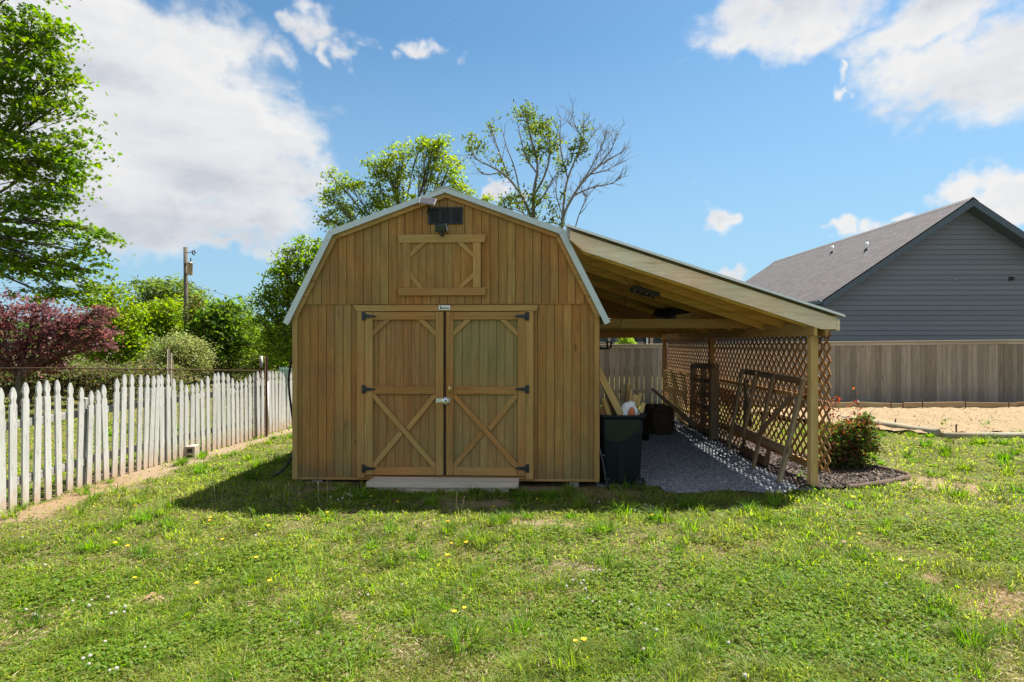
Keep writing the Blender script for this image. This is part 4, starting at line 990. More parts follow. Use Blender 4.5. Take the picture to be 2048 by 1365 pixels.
# things stored up on the tie beams
tp = at(1340, 636, 8.6)
tarp = thing('dark_tarp', tp, 'crumpled dark tarp lying on the tie beams under the roof', 'tarp')
lump('tarp_folds', at(1345, 630, 9.0), (.30, .5, .10), M['tarp'], tarp, 3, .5, 30, 16)
lump('tarp_tail', at(1395, 626, 9.3), (.22, .35, .08), M['tarp'], tarp, 6, .5, 30, 16)
for x0, y0, x1, y1, d0, d1, wd, mt, lb in ((1353, 635, 1418, 628, 8.3, 8.4, .08, 'pine', 'short pale board lying on the tie beam beside the tarp'), (1376, 632, 1398, 618, 8.4, 8.5, .06, 'pine', 'stub of timber sticking up from the stored tarp'),
                                     (1385, 636, 1462, 631, 8.28, 8.5, .07, 'pine', 'brown board end lying across the tie beams'), (1392, 636, 1398, 618, 8.8, 9.4, .05, 'pine', 'thin pale offcut on top of the stored tarp')):
    w = MB(); w.beam(at(x0, y0, d0), at(x1, y1, d1), .03, wd); tag(w.build('stored_board', M[mt], bev=.002), lb, 'board', 'boards stored on the tie beams')
# hose on the side wall of the shed
hs = ssh(-1.95, .5)
hose = thing('garden_hose', (hs.x, hs.y, 0), 'black garden hose hanging on the shed side wall and trailing on the grass', 'hose')
w = MB(); hp = []
for k in range(60):
    a = k / 59 * 6 * PI; hp.append(ssh(-1.86 - .05 - .012 * (k / 59 * 3), .72 + (.25 + .012 * math.sin(k)) * math.sin(a), 1.30 + .42 * math.cos(a) - .02 * (k % 7) / 7))
w.tube(hp, .014, 8)
q = [at(583.5, 719, 6.9), at(580, 735, 6.95), at(577.5, 760, 7.0), at(579, 790, 7.0), at(583, 820, 7.0), at(587, 860, 7.0), at(587, 900, 6.95), at(583, 915, 6.9), at(575, 930, 6.82), at(565, 941, 6.75), at(555, 948, 6.72), at(545, 951, 6.74)]
sm = []
for i in range(len(q) - 1):
    p0, p1, p2, p3 = q[max(i - 1, 0)], q[i], q[i + 1], q[min(i + 2, len(q) - 1)]
    for j in range(5):
        t = j / 5; sm.append(.5 * (2 * p1 + (p2 - p0) * t + (2 * p0 - 5 * p1 + 4 * p2 - p3) * t * t + (3 * p1 - p0 - 3 * p2 + p3) * t ** 3))
w.tube(sm, .0145, 8); w.build('tubing', M['rubber'], hose)
w = MB(); w.tube([ssh(-1.84, .72, 1.5), ssh(-2.0, .72, 1.52), ssh(-2.02, .72, 1.58)], .012, 8); w.build('hanger', M['black_metal'], hose)

# ------------------------------------------------------------------ white picket fence
def on_fence(px):
    """where the view ray through photo column px meets the fence line"""
    k = (px - 1024) / FPX
    for (x0, y0), (x1, y1) in zip(FENCE[:-1], FENCE[1:]):
        den = (x1 - x0) - k * (y1 - y0)
        t = (k * y0 - x0) / den
        if -1e-6 <= t <= 1: return Vector((x0 + (x1 - x0) * t, y0 + (y1 - y0) * t, 0)), Vector((x1 - x0, y1 - y0, 0)).normalized()
    return None, None
cols = [-58, -31, -2, 19, 44, 67, 90.5, 112.6, 134, 153, 172, 190.5, 208, 224, 240, 257, 273, 286, 296.5, 306.5, 319.5, 333.5, 346, 358, 369, 380.5, 392, 403, 413.5, 425, 434.5, 444.5, 454, 463, 472, 480, 489, 497, 505.5, 514, 522, 527.5, 537.5, 544, 550, 556, 561, 566.5, 572.5, 578, 583.5, 589, 594]
tops = [700, 706, 775, 775, 765, 763, 761, 760, 766, 775, 782, 780, 769, 757.5, 749, 749, 749, 750.5, 752, 751, 750, 748, 757, 760, 770, 768, 766, 759, 752, 747, 745, 745, 748, 757, 762, 760, 756, 750, 746, 743, 742, 742, 742, 742, 742.5, 743, 746, 750, 748, 745, 743, 743, 743]
fence = thing('picket_fence', (-5.07, 6.6, gzf(-5.07, 6.6)), 'worn white picket fence with scalloped pointed pickets along the dirt strip', 'fence')
prevp = None
for i, (cx, ty) in enumerate(zip(cols, tops)):
    p, dr0 = on_fence(cx)
    if p is None: continue
    n = Vector((dr0.y, -dr0.x, 0)); h = EYE - (ty - HZ) * p.y / FPX if i > 1 else 1.25
    g = gzf(p.x, p.y); wd = .039 + random.uniform(-.002, .002); tilt = random.gauss(0, .012) + (.03 if i in (17, 18, 19) else 0); lean = random.gauss(0, .012)
    f = .82 if i != 26 else .82
    h = max(.95, min(1.36, h - g)); b0 = -.02 if i != 26 else .15
    prof = [(-wd, b0 + .05), (-wd * .5, b0), (wd * .7, b0 + random.uniform(0, .03)), (wd, b0 + .04), (wd, h - .185), (wd * .80, h - .172), (wd * .62, h - .152), (wd * .62, h - .138), (wd * .80, h - .115), (wd * .92, h - .095), (wd * .8, h - .062), (wd * .45, h - .028), (0, h),
            (-wd * .45, h - .028), (-wd * .8, h - .062), (-wd * .92, h - .095), (-wd * .80, h - .115), (-wd * .62, h - .138), (-wd * .62, h - .152), (-wd * .80, h - .172), (-wd, h - .185)]
    up = (Vector((0, 0, 1)) + dr0 * tilt + n * lean).normalized()
    w = MB(); w.prism(prof, p + Vector((0, 0, g)) + n * .02, dr0, up, n, .019); w.build('picket', M['picket'], fence, bev=.002)
for z in (.30, .88):
    w = MB()
    for (x0, y0), (x1, y1) in zip(FENCE[:-1], FENCE[1:]):
        d0 = Vector((x1 - x0, y1 - y0, 0)).normalized(); n = Vector((d0.y, -d0.x, 0))
        w.beam(Vector((x0, y0, z + gzf(x0, y0))) - n * .002, Vector((x1, y1, z + gzf(x1, y1))) - n * .002, .036, .085)
    w.build('rail', M['rail_grey'], fence, bev=.004)
for (x, y) in ((-5.02, 4.4), (-5.07, 6.62), (-4.95, 8.0), (-4.6, 10.1), (-4.2, 12.3)):
    w = MB(); w.box(x - .11, x - .03, y - .045, y + .045, -.1, 1.05); w.build('post', M['rail_grey'], fence, bev=.004)
# steel posts by the fence
def tpost(x, ytop, d, base, label, mat, r=.022, cap=None):
    p = at(x, ytop, d); z0 = gzf(p.x, p.y)
    t = thing('steel_post', (p.x, p.y, z0), label, 'post', group='steel posts along the boundary')
    w = MB(); w.beam((p.x, p.y, z0 - .05), (p.x, p.y, p.z), r, .006, up=(0, 1, 0)); w.beam((p.x, p.y - r / 2, z0 - .05), (p.x, p.y - r / 2, p.z), .006, r, up=(0, 1, 0))
    for k in range(16): zz = z0 + .1 + k * .08; w.box(p.x - .006, p.x + .006, p.y - r - .008, p.y - r + .004, zz, zz + .03) if zz < p.z else None
    w.build('shaft', mat, t)
    if cap:
        w = MB(); w.tube([(p.x, p.y, p.z - cap), (p.x, p.y, p.z + .004)], r * .75, 8); w.build('painted_top', M['picket'], t)
    return t
tpost(532.5, 712, 9.98, 0, 'tall rusty steel post in front of the pickets near the shed', M['rust'], .05)
tpost(522.5, 713, 10.6, 0, 'rusty steel post with white painted top behind the pickets', M['rust'], .04, .22)
tpost(337, 699, 11.6, 0, 'thin grey steel post rising behind the middle pickets', M['cap_wood'], .04)
tpost(344, 707, 11.7, 0, 'shorter grey steel post standing close behind the thin one', M['cap_wood'], .035)
wf = thing('wire_fence', (-8.5, 11.3, 0), 'low wire fence with rusty top rail behind the picket fence', 'fence')
w = MB(); w.tube([(-4.62, 10.55, 1.17), (-7.0, 11.4, 1.15), (-10, 12.0, 1.16), (-14.5, 12.4, 1.12)], .012, 8); w.build('top_rail', M['rust'], wf)
w = MB()
for k in range(9): w.tube([(-4.62, 10.55, .1 + k * .125), (-7.0, 11.4, .1 + k * .122), (-10, 12.0, .1 + k * .123), (-14.5, 12.4, .1 + k * .12)], .0014, 4)
for k in range(64):
    x = -4.7 - k * .153; y = np.interp(-x, [4.62, 7, 10, 14.5], [10.55, 11.4, 12.0, 12.4]); w.tube([(x, y, .05), (x, y, 1.15)], .0014, 4)
w.build('wire_mesh', M['rust'], wf)
for x, y in ((-12.9, 12.3),):
    w = MB(); w.tube([(x, y, -.1), (x, y, 1.2)], .024, 8); w.build('post', M['rust'], wf)
# concrete block under the short picket, white pipe
p, dr0 = on_fence(376); g = gzf(p.x, p.y); n = Vector((dr0.y, -dr0.x, 0)); c = p + n * .07 + Vector((0, 0, g + .085))
cb = thing('concrete_block', (c.x, c.y, g), 'dirty hollow concrete block lying at the foot of the picket fence', 'block')
w = MB()
ex_ = Vector((1, .15, 0)).normalized(); ey_ = Vector((-.15, 1, 0)).normalized()
for s in (-1, 1): w.obox(c + ex_ * .056 * s, (ex_, ey_, (0, 0, 1)), (.017, .09, .097))
for s in (-1, 0, 1): w.obox(c + Vector((0, 0, .082 * s - (.02 if s == 0 else 0))), (ex_, ey_, (0, 0, 1)), (.041, .092, .016))
w.build('shell', M['concrete'], cb, bev=.005)
p, dr0 = on_fence(529); g = gzf(p.x, p.y); n = Vector((dr0.y, -dr0.x, 0))
w = MB(); w.tube([p + n * .06 + Vector((0, 0, g - .02)), p + n * .06 + Vector((0, 0, g + .98))], .024, 12); tag(w.build('white_pipe', M['white_plastic']), 'plain white plastic pipe upright among the pickets beside the rusty post', 'pipe')
# far green picket fence
gf = thing('green_picket_fence', at(575, 760, 14.5) - Vector((0, 0, .7)), 'small faded green picket fence far behind the white pickets', 'fence')
w = MB()
for k in range(16):
    x = 559 + k * 3.2; p = at(x, 735, 14.6); p.z = gzf(p.x, p.y); z1 = at(x, 734 + (k % 2), 14.6).z - p.z
    w.prism([(-.017, 0), (.017, 0), (.017, z1 - .05), (0, z1), (-.017, z1 - .05)], p, (1, 0, 0), (0, 0, 1), (0, 1, 0), .015)
w.build('picket_row', M['green_paint'], gf)
w = MB()
for z in (.35, .85): w.beam(at(556, 735, 14.63) * 1.0 - Vector((0, 0, at(556, 735, 14.63).z - z)), at(610, 735, 14.63) - Vector((0, 0, at(610, 735, 14.63).z - z)), .02, .06)
w.build('rail', M['green_paint'], gf)

# ------------------------------------------------------------------ board privacy fence at the back
fa = Vector((-3.5, 15.55, 0)); fb = Vector((18.0, 14.75, 0)); fd = (fb - fa).normalized(); fnrm = Vector((fd.y, -fd.x, 0)); FL = (fb - fa).length
fence2 = thing('privacy_fence', (6.5, 15.1, gzf(6.5, 15.1)), 'tall weathered grey board privacy fence with cap rail behind the garden', 'fence')
def ftop(s): p = fa + fd * s; return 1.72 + np.interp(p.x, [-3, 2.4, 9, 14, 18], [-.10, -.07, .02, .07, .09]) - .015
s = 0; panel = 0
while s < FL - 2.4:
    w = MB(); e = s + 2.42
    x = s
    while x < e - .02:
        bwid = random.uniform(.132, .142); p = fa + fd * (x + bwid / 2); gap = .006 if p.x > 4.6 else random.uniform(.004, .016)
        w.obox(p + Vector((0, 0, ftop(x) / 2 - .03)) + fnrm * random.uniform(-.003, .003), (fd, fnrm, (0, 0, 1)), ((bwid - gap) / 2, .008, ftop(x) / 2 - .03), None, 2); x += bwid
    w.build('board_panel', M['grey_wood'], fence2)
    w = MB(); a = fa + fd * s; b = fa + fd * (e - .004); w.beam(a + Vector((0, 0, ftop(s) - .055)) + fnrm * .018, b + Vector((0, 0, ftop(e) - .055)) + fnrm * .018, .018, .088); w.build('trim_board', M['cap_wood'], fence2, bev=.002)
    w = MB(); w.beam(a + Vector((0, 0, ftop(s) + .004)), b + Vector((0, 0, ftop(e) + .004)), .14, .032); w.build('cap_rail', M['cap_wood'], fence2, bev=.003)
    w = MB(); q = a - fnrm * .07; w.box(q.x - .045, q.x + .045, q.y - .045, q.y + .045, -.1, ftop(s) - .03)
    for z in (.35, 1.0, 1.5): w.beam(a + Vector((0, 0, z)) - fnrm * .028, b + Vector((0, 0, z)) - fnrm * .028, .036, .085)
    w.build('post_and_rails', M['grey_wood'], fence2); s = e

# ------------------------------------------------------------------ grey neighbour house
HR = R(-1.2); ha = at(1948, 397, 17.56); HH = Matrix.Translation((ha.x, 18.0, 0)) @ Matrix.Rotation(HR, 4, 'Z')
house = thing('neighbour_house', (ha.x, 18.0, 0), 'grey vinyl sided gabled house with brown shingle roof behind the fence', 'house', HR)
apex = ha.z; ev = at(1652, 600, 17.56); HW = ha.x - ev.x; ez = ev.z; HL = 13.9; slope = (apex - ez) / HW
WH = 4.78                                                    # half width of the wall, eaves overhang beyond it
def hw(z): return min(WH, (apex - .18 - z) / slope)
w = MB(); z = .3; co_ = .165
while z < apex - .35:
    a = hw(z); b = hw(z + co_)
    if b < .05: break
    w.face([(-a, -.03, z), (a, -.03, z), (b, -.002, z + co_), (-b, -.002, z + co_)], [(0, z), (2 * a, z), (2 * a, z + co_), (0, z + co_)], random.random())
    w.face([(-a, 0, z), (a, 0, z), (a, -.03, z), (-a, -.03, z)], [(0, 0)] * 4, .3); z += co_
w.build('gable_wall', M['vinyl'], house, HH)
w = MB(); w.prism([(-WH + .01, 0), (WH - .01, 0), (WH - .01, ez - .05), (0, apex - .3), (-WH + .01, ez - .05)], (0, .004, 0), EX, EY, EZ, HL - .4); w.build('body_walls', M['vinyl'], house, HH)
w = MB(); z = .3
while z < ez - .2:
    for s in (-1, 1): w.face([(s * (WH + .016), 0, z), (s * (WH + .016), HL - .4, z), (s * (WH + .002), HL - .4, z + co_), (s * (WH + .002), 0, z + co_)], [(0, z), (HL, z), (HL, z + co_), (0, z + co_)], random.random())
    z += co_
w.build('side_walls', M['vinyl'], house, HH)
w = MB(); w.box(-WH - .02, -WH + .09, -.03, .09, .2, ez - .12); w.box(WH - .09, WH + .02, -.03, .09, .2, ez - .12); w.build('corner_post', M['slate_trim'], house, HH)
w = MB(); sl_len = math.hypot(HW, apex - ez); e2 = Vector((HW, 0, -(apex - ez))).normalized(); e1 = Vector((-HW, 0, -(apex - ez))).normalized()
for e in (e1, e2):
    n_ = Vector((-e.z * (1 if e.x > 0 else -1), 0, abs(e.x))); n_ = Vector((e.x / abs(e.x) * abs(e.z), 0, abs(e.x)))
    A = Vector((0, -.42, apex)); Bp = A + e * sl_len; th = n_ * .02
    q = [A, A + Vector((0, HL, 0)), Bp + Vector((0, HL, 0)), Bp]; uvs = [(0, sl_len), (HL, sl_len), (HL, 0), (0, 0)]
    w.face([p + th for p in q], uvs, .5); w.face([p - th for p in q[::-1]], [(0, 0)] * 4, .5)
    w.face([Bp + th, Bp - th, Bp - th + Vector((0, HL, 0)), Bp + th + Vector((0, HL, 0))], [(0, 0)] * 4, .5)
rf = w.build('roof', M['shingle'], house, HH)
w = MB(); w.prism([(-.16, -.095), (0, .03), (.16, -.095), (.16, -.075), (0, .05), (-.16, -.075)], (0, -.43, apex), EX, EY, EZ, HL + .02); w.build('ridge_cap', simple('ridge_shingle', (.10, .085, .085), .95, 0, .2, 9), rf, HH)
w = MB()
for e in (e1, e2):
    A = Vector((0, 0, apex)); Bp = A + e * (sl_len + .02); dn = Vector((0, 0, -1))
    w.prism([(0, apex - .02), (Bp.x, Bp.z - .02), (Bp.x, Bp.z - .22), (0, apex - .24)], (0, -.445, 0), EX, EY, EZ, .03)
    w.prism([(0, apex - .23), (Bp.x, Bp.z - .20), (Bp.x, Bp.z - .215), (0, apex - .245)], (0, -.414, 0), EX, EY, EZ, .41)
w.build('rake_fascia', M['slate_trim'], house, HH)
for s in (-1, 1):
    w = MB(); w.prism([(s * HW, ez - .02), (s * (HW - .02), ez - .22), (s * (WH - .02), ez - .22), (s * (WH - .02), ez - .20)], (0, -.41, 0), EX, EY, EZ, HL); w.build('eave_soffit', M['slate_trim'], house, HH)
w = MB(); w.box(-HW - .11, -HW + .005, -.40, HL - .45, ez - .13, ez - .015); w.build('gutter', M['slate_trim'], house, HH, bev=.012)
w = MB(); w.tube([(-HW - .05, -.15, ez - .12), (-HW - .02, -.1, ez - .25), (-WH - .07, .1, ez - .42), (-WH - .07, .12, ez - .6), (-WH - .07, .12, .1)], .04, 6); w.build('downspout', M['slate_trim'], house, HH)
for px, py, s0 in ((1665, 500, 0), (1734, 495, 0)):
    # plumbing vent on the near roof plane: intersect the view ray with the plane
    o = HH.inverted() @ Vector((0, 0, EYE)); q = HH.inverted().to_3x3() @ Vector(((px - 1024) / FPX, 1, -(py + 6 - HZ) / FPX))
    t = (apex - o.z - slope * (-o.x)) if False else ((o.z - apex - slope * o.x) / (slope * q.x - q.z)); c = o + q * t
    w = MB(); w.tube([c - Vector((0, 0, .02)), c + Vector((0, 0, .30))], .048, 12); vp = w.build('vent_pipe', M['white_plastic'], rf, HH)
    w = MB(); w.lathe([(.13, -.04), (.09, .02), (.06, .07), (.0, .07)], c, (-.4, 0, 1), 12); w.build('flashing', M['rubber'], vp, HH)
for px, py in ((1728, 562), (1911, 558), (2018, 558)):
    p = HH.inverted() @ at(px, py, 18.0); w = MB(); w.box(p.x - .07, p.x + .07, -.035, -.012, p.z - .06, p.z + .06)
    w.obox((p.x + .05, -.06, p.z), ((1, 0, 0), (0, 1, 0), (0, 0, 1)), (.04, .03, .05)) if px > 2000 else None
    w.build('wall_box', simple('wall_box_grey', (.12, .125, .135), .5) if px < 1800 else M['vinyl'] if px < 2000 else M['vinyl_dark'], house, HH, bev=.004)

# ------------------------------------------------------------------ blue house far behind with a porch
bh = at(1280, 690, 30.0); BHM = Matrix.Translation((bh.x, 30.0, 0)) @ Matrix.Rotation(R(-1), 4, 'Z')
bhouse = thing('porch_house', (bh.x, 30, 0), 'blue house with railed porch and peach columns far behind the fence', 'house', R(-1))
def bx(px): return (px - 1280) * 30 / FPX
w = MB(); z = .2
while z < 2.6:
    w.face([(bx(1330), .985, z), (bx(1560), .985, z), (bx(1560), 1.0, z + .2), (bx(1330), 1.0, z + .2)], [(0, 0)] * 4, random.random()); z += .2
w.prism([(bx(1120), .1), (bx(1560), .1), (bx(1560), 2.6), (bx(1120), 2.6)], (0, 1.01, 0), EX, EY, EZ, 6); w.build('wall', M['blue_siding'], bhouse, BHM)
w = MB(); w.box(bx(1225), bx(1310), .96, 1.0, 1.1, 2.5); w.box(bx(1182), bx(1200), .96, 1.0, 1.1, 2.5); w.build('window', M['dark_glass'], bhouse, BHM)
w = MB(); w.box(bx(1120), bx(1330), -1.2, 1.0, .3, .45); w.build('porch_deck', M['porch_wood'], bhouse, BHM)
for x, ww, m in ((1212, 2.0, 'porch_wood'), (1293, 2.8, 'peach')):
    w = MB(); w.box(bx(x - ww), bx(x + ww), -1.2, -1.2 + .16, .45, 2.5); w.build('porch_post', M[m], bhouse, BHM)
w = MB(); w.tube([(bx(1284), -1.25, .1), (bx(1284), -1.25, 2.5)], .055, 8); w.build('downspout', M['white_metal'], bhouse, BHM)
w = MB(); w.box(bx(1130), bx(1278), -1.16, -1.10, 1.68, 1.74); w.box(bx(1130), bx(1278), -1.16, -1.10, .55, .6)
for k in range(38): x = bx(1131) + k * .106; w.box(x, x + .035, -1.15, -1.115, .6, 1.68)
w.build('porch_railing', M['porch_wood'], bhouse, BHM)
w = MB(); w.prism([(bx(1110), 2.5), (bx(1570), 2.5), (bx(1570), 2.62), (bx(1110), 2.62)], (0, -1.5, 0), EX, EY, EZ, 2.6)
w.face([(bx(1110), -1.6, 2.63), (bx(1570), -1.6, 2.63), (bx(1540), 4, 3.7), (bx(1140), 4, 3.7)], [(0, 0), (12, 0), (12, 6), (0, 6)], .5); w.face([(bx(1110), 9, 2.63), (bx(1140), 4, 3.7), (bx(1540), 4, 3.7), (bx(1570), 9, 2.63)], [(0, 0), (0, 6), (12, 6), (12, 0)], .5); w.build('roof', M['shingle'], bhouse, BHM)

# ------------------------------------------------------------------ raised sand bed, mulch bed
def sand_mat():
    w = NT('sandy_soil'); p = w.geo(); n = w.noise(p, 2.2, 6, .6); f = w.noise(p, 45, 4, .7)
    c = w.mix(n, (.27, .195, .11), (.335, .25, .145)); c = w.mix(w.mr(f, .4, .75, 0, .5), c, (.22, .155, .095))
    w.pbr(c, .95, 0, w.bump(w.math('ADD', f, n), .9, .03), .15); return w.m
M['sand'] = sand_mat()
def sandz(x, y): return gz(x, y) + .07 + .07 * (fbm(x * 1.6, y * 1.6, 41) - .5) + .05 * (fbm(x * 6, y * 6, 43) - .5) * 1.5 + .05 * np.exp(-((y - 12.4) / 1.0) ** 2)
tag(sheet('sand_bed', np.arange(5.7, 13.6, .07), np.arange(9.9, 14.1, .07), M['sand'], 0, keep=lambda x, y: in_poly(x, y, BED), zfun=sandz), kind='structure')
tag(chips('sand_clods', 1400, lambda x, y: in_poly(x, y, BED), .026, stone_mat('clod', (.27, .19, .115), (0, 0, 0)), (.26, .185, .10), (.34, .25, .145), (5.8, 13.5), (9.95, 13.9), .7, 1.2, -.004, 1.3, zf=sandz), 'loose sandy clods on the raised garden bed', 'soil', kind='stuff')
def mulch_mat():
    w = NT('mulch_ground'); p = w.geo(); f = w.noise(p, 55, 4, .7); c = w.mix(f, (.018, .014, .011), (.09, .065, .05)); w.pbr(c, .95, 0, w.bump(f, .9, .02), .2); return w.m
M['mulch'] = mulch_mat()
in_m = lambda x, y: in_poly(x, y, MULCH)
tag(sheet('mulch_bed', np.arange(3.2, 5.1, .04), np.arange(6.3, 13.7, .05), M['mulch'], .02, keep=in_m), kind='structure')
tag(chips('bark_mulch', 6500, in_m, .04, M['chip'], (.02, .014, .011), (.135, .095, .07), (3.3, 5.05), (6.35, 13.6), .3, 1.9, .02, 2.2), 'dark bark mulch chips around the rose shrub', 'mulch', kind='stuff')
ed = [Vector((x, y, 0)) for x, y in MULCH[1:9]]
edge = thing('bed_edging', (4.9, 6.9, gzf(4.9, 6.9)), 'curved brown edging strip around the mulch bed', 'edging')
w = MB(); cr = []
for i in range(len(ed) - 1):
    p0, p1, p2, p3 = ed[max(i - 1, 0)], ed[i], ed[i + 1], ed[min(i + 2, len(ed) - 1)]
    for j in range(6):
        t = j / 6; cr.append(.5 * (2 * p1 + (p2 - p0) * t + (2 * p0 - 5 * p1 + 4 * p2 - p3) * t * t + (3 * p1 - p0 - 3 * p2 + p3) * t ** 3))
hgt = .062; m_ = len(cr)
for p_ in cr: g_ = gzf(p_.x, p_.y); w.v += [p_ + Vector((0, 0, g_ - .04)), p_ + Vector((0, 0, g_ + hgt + .008 * math.sin(p_.x * 9)))]
for i in range(m_ - 1): w.f.append([2 * i, 2 * i + 2, 2 * i + 3, 2 * i + 1]); w.t.append(.5); w.sm.append(True); w.uv.append([(0, 0)] * 4)
st = w.build('strip', M['brown_edge'], edge); sm_ = st.modifiers.new('thick', 'SOLIDIFY'); sm_.thickness = .012
def log(p0, p1, r, label, flat=.8):
    w = MB(); p0 = Vector(p0); p1 = Vector(p1); n = 9; pts = [p0.lerp(p1, i / n) + Vector((0, 0, random.uniform(-.006, .006))) for i in range(n + 1)]
    w.tube(pts, [r * random.uniform(.94, 1.04) for _ in pts], 14); o = w.build('landscape_timber', M['log']); return tag(o, label, 'timber', 'timbers edging the sand bed')
def lg(x, y, d): p = at(x, y, d); return Vector((p.x, p.y, gzf(p.x, p.y)))
log(lg(1662, 835, 12.2) + Vector((0, 0, .05)), lg(1876, 880, 9.9) + Vector((0, 0, .055)), .085, 'thick round timber slanting along the front of the sand bed')
log(Vector((7.66, 9.78, .05)), Vector((13.5, 10.1, .05)), .062, 'straight low timber along the front edge of the sand bed')
xs_ = [(1640, 816, 13.9), (1702, 817, 13.85), (1806, 812, 13.8), (1930, 813, 13.8), (2036, 813, 13.8), (2200, 815, 13.8)]
for i, (a, b) in enumerate(zip(xs_[:-1], xs_[1:])):
    pa, pb = lg(*a), lg(*b); w = MB(); w.beam(pa + Vector((0, .01 * i, .13 + .012 * (i % 2))), pb + Vector((0, .01 * i, .12 + .015 * ((i + 1) % 2))), .03, .13 + .02 * (i % 3))
    tag(w.build('bed_board', M['edging'], bev=.004), 'brown edging board at the back of the sand bed, ' + ('nearest the lattice', 'second from the lattice', 'third from the lattice', 'fourth from the lattice', 'farthest from the lattice')[i], 'board', 'boards edging the back of the sand bed')
for i, (x, y0, y1, d, where) in enumerate(((1782, 801, 818, 13.7, 'at a joint of the back boards, first from the lattice'), (1806, 801, 818, 13.68, 'close beside the first back stake'), (1845, 801, 815, 13.7, 'in the middle of the back boards'), (1931, 803, 818, 13.68, 'by the fourth back board'), (2018, 803, 822, 13.65, 'at the far end of the back boards'), (1791, 838, 852, 11.2, 'behind the thick round timber'), (1912.5, 849, 868, 10.0, 'behind the straight front timber'))):
    p = at(x, y0, d); q = at(x, y1, d); w = MB(); w.tube([Vector((p.x, p.y, gzf(p.x, p.y) - .05)), p - Vector((0, 0, .01)), p], [.013, .013, .010], 8); o = w.build('iron_stake', M['rust']); tag(o, 'rusty iron stake ' + where, 'stake', 'rusty stakes holding the sand bed edging')
# small foundations of the utility pole far off
up_ = at(371, 700, 24.0); pole = thing('utility_pole', (up_.x, 24.0, 0), 'dark wooden utility pole with transformer rising above the trees', 'utility pole')
w = MB(); pt = at(371, 495, 24.0); pb_ = at(373.5, 690, 24.0); w.tube([Vector((pb_.x, 24.0, 0)), (Vector((pb_.x, 24.0, 0)) + pt) / 2, pt], [.10, .092, .078], 12); w.build('pole_shaft', M['pole'], pole)
w = MB(); tcen = at(380, 538, 23.9); w.lathe([(0, -.275), (.095, -.275), (.105, -.25), (.105, .23), (.114, .235), (.114, .25), (.07, .285), (0, .285)], tcen, (0, 0, 1), 18); tr = w.build('transformer', M['transformer'], pole)
w = MB(); w.tube([at(381, 524, 23.87), at(381.5, 519, 23.87)], .023, 8); w.lathe([(0, .07), (.026, .058), (.012, .035), (.029, .023), (.012, 0), (.029, -.012), (.012, -.035)], at(381.5, 519, 23.87), (0, 0, 1), 10); w.build('bushing', M['black_plastic'], tr)
w = MB(); w.beam(at(371, 528, 23.93), at(378, 528, 23.93), .03, .035); w.beam(at(371, 548, 23.93), at(378, 548, 23.93), .03, .035); w.build('bracket', M['black_metal'], tr)
w = MB(); w.tube([at(372, 505.5, 23.93), at(384, 505, 23.93)], .014, 8); w.tube([at(386, 502, 23.93), at(384, 505, 23.93), at(386, 509, 23.93), at(389, 510, 23.93)], .028, 8); w.tube([at(388, 501, 23.93), at(390, 505, 23.93), at(390, 507, 23.93)], .034, 8); w.build('insulator_arm', M['black_plastic'], pole)
def wire(pts, r=.012, n=14, sag=.4):
    out = []
    a, b = Vector(pts[0]), Vector(pts[1])
    for i in range(n + 1): t = i / n; p = a.lerp(b, t); p.z -= sag * 4 * t * (1 - t); out.append(p)
    return out
for nm, a, b, sg in (('thin black power line running from the pole over the red maple', at(371, 563, 24), at(-900, 570, 27), .35), ('black service line dropping from the pole towards the shed', at(376, 567, 24), at(760, 660, 21), .18), ('lower slack line dropping from the pole beneath the service line', at(374, 566, 24), at(700, 735, 20), .3)):
    w = MB(); w.tube(wire((a, b), sag=sg), .0065, 5); tag(w.build('power_line', M['rubber']), nm, 'power line', 'lines from the utility pole')
# ------------------------------------------------------------------ turf
def unblocked(x, y):
    u, v = sh_uv(x, y)
    ok = ~((np.abs(u) < 1.84) & (v > .0) & (v < 7.4))
    ok &= ~gravel_in(x, y) & ~in_poly(x, y, MULCH) & ~in_poly(x, y, BED)
    return ok
def scatter(n, y0, y1, power, spread=1.12, extra=2.0):
    """points on the lawn, thinner with distance from the yard's near edge"""
    t = rng.random(n); a = 1 - power
    y = (y0 ** a + (y1 ** a - y0 ** a) * t) ** (1 / a) if abs(a) > 1e-6 else y0 * (y1 / y0) ** t
    x = rng.uniform(-1, 1, n) * (spread * y + extra); return x, y
def lushness(x, y):
    l = fbm(x * .8 + 3, y * .8, 51); 
    cl = 0
    for (px, py, rx, ry) in CLOVER_AT:
        g = gpt(px, py); cl = np.maximum(cl, np.clip(1.5 - np.hypot((x - g.x) / rx, (y - g.y) / ry), 0, 1))
    return l, cl
CLOVER_AT = [(1330, 1160, .55, .42), (1620, 1190, .6, .55), (1650, 1290, .5, .4), (480, 1260, .35, .2), (640, 1330, .3, .2), (280, 1310, .3, .2), (1150, 1075, .4, .3), (760, 1000, .8, .25), (520, 1130, .4, .25), (120, 1180, .5, .3), (1250, 1235, .4, .25), (1900, 1060, .8, .5), (560, 960, .6, .5)]
GREENS = np.array([(.150, .205, .024), (.115, .185, .022), (.180, .215, .030), (.095, .160, .018), (.215, .215, .055)])
def palette(n, pal, var=.18, bias=None):
    c = pal[rng.integers(0, len(pal), n)] * rng.uniform(1 - var, 1 + var, (n, 1)) * rng.uniform(.92, 1.08, (n, 3)); return c
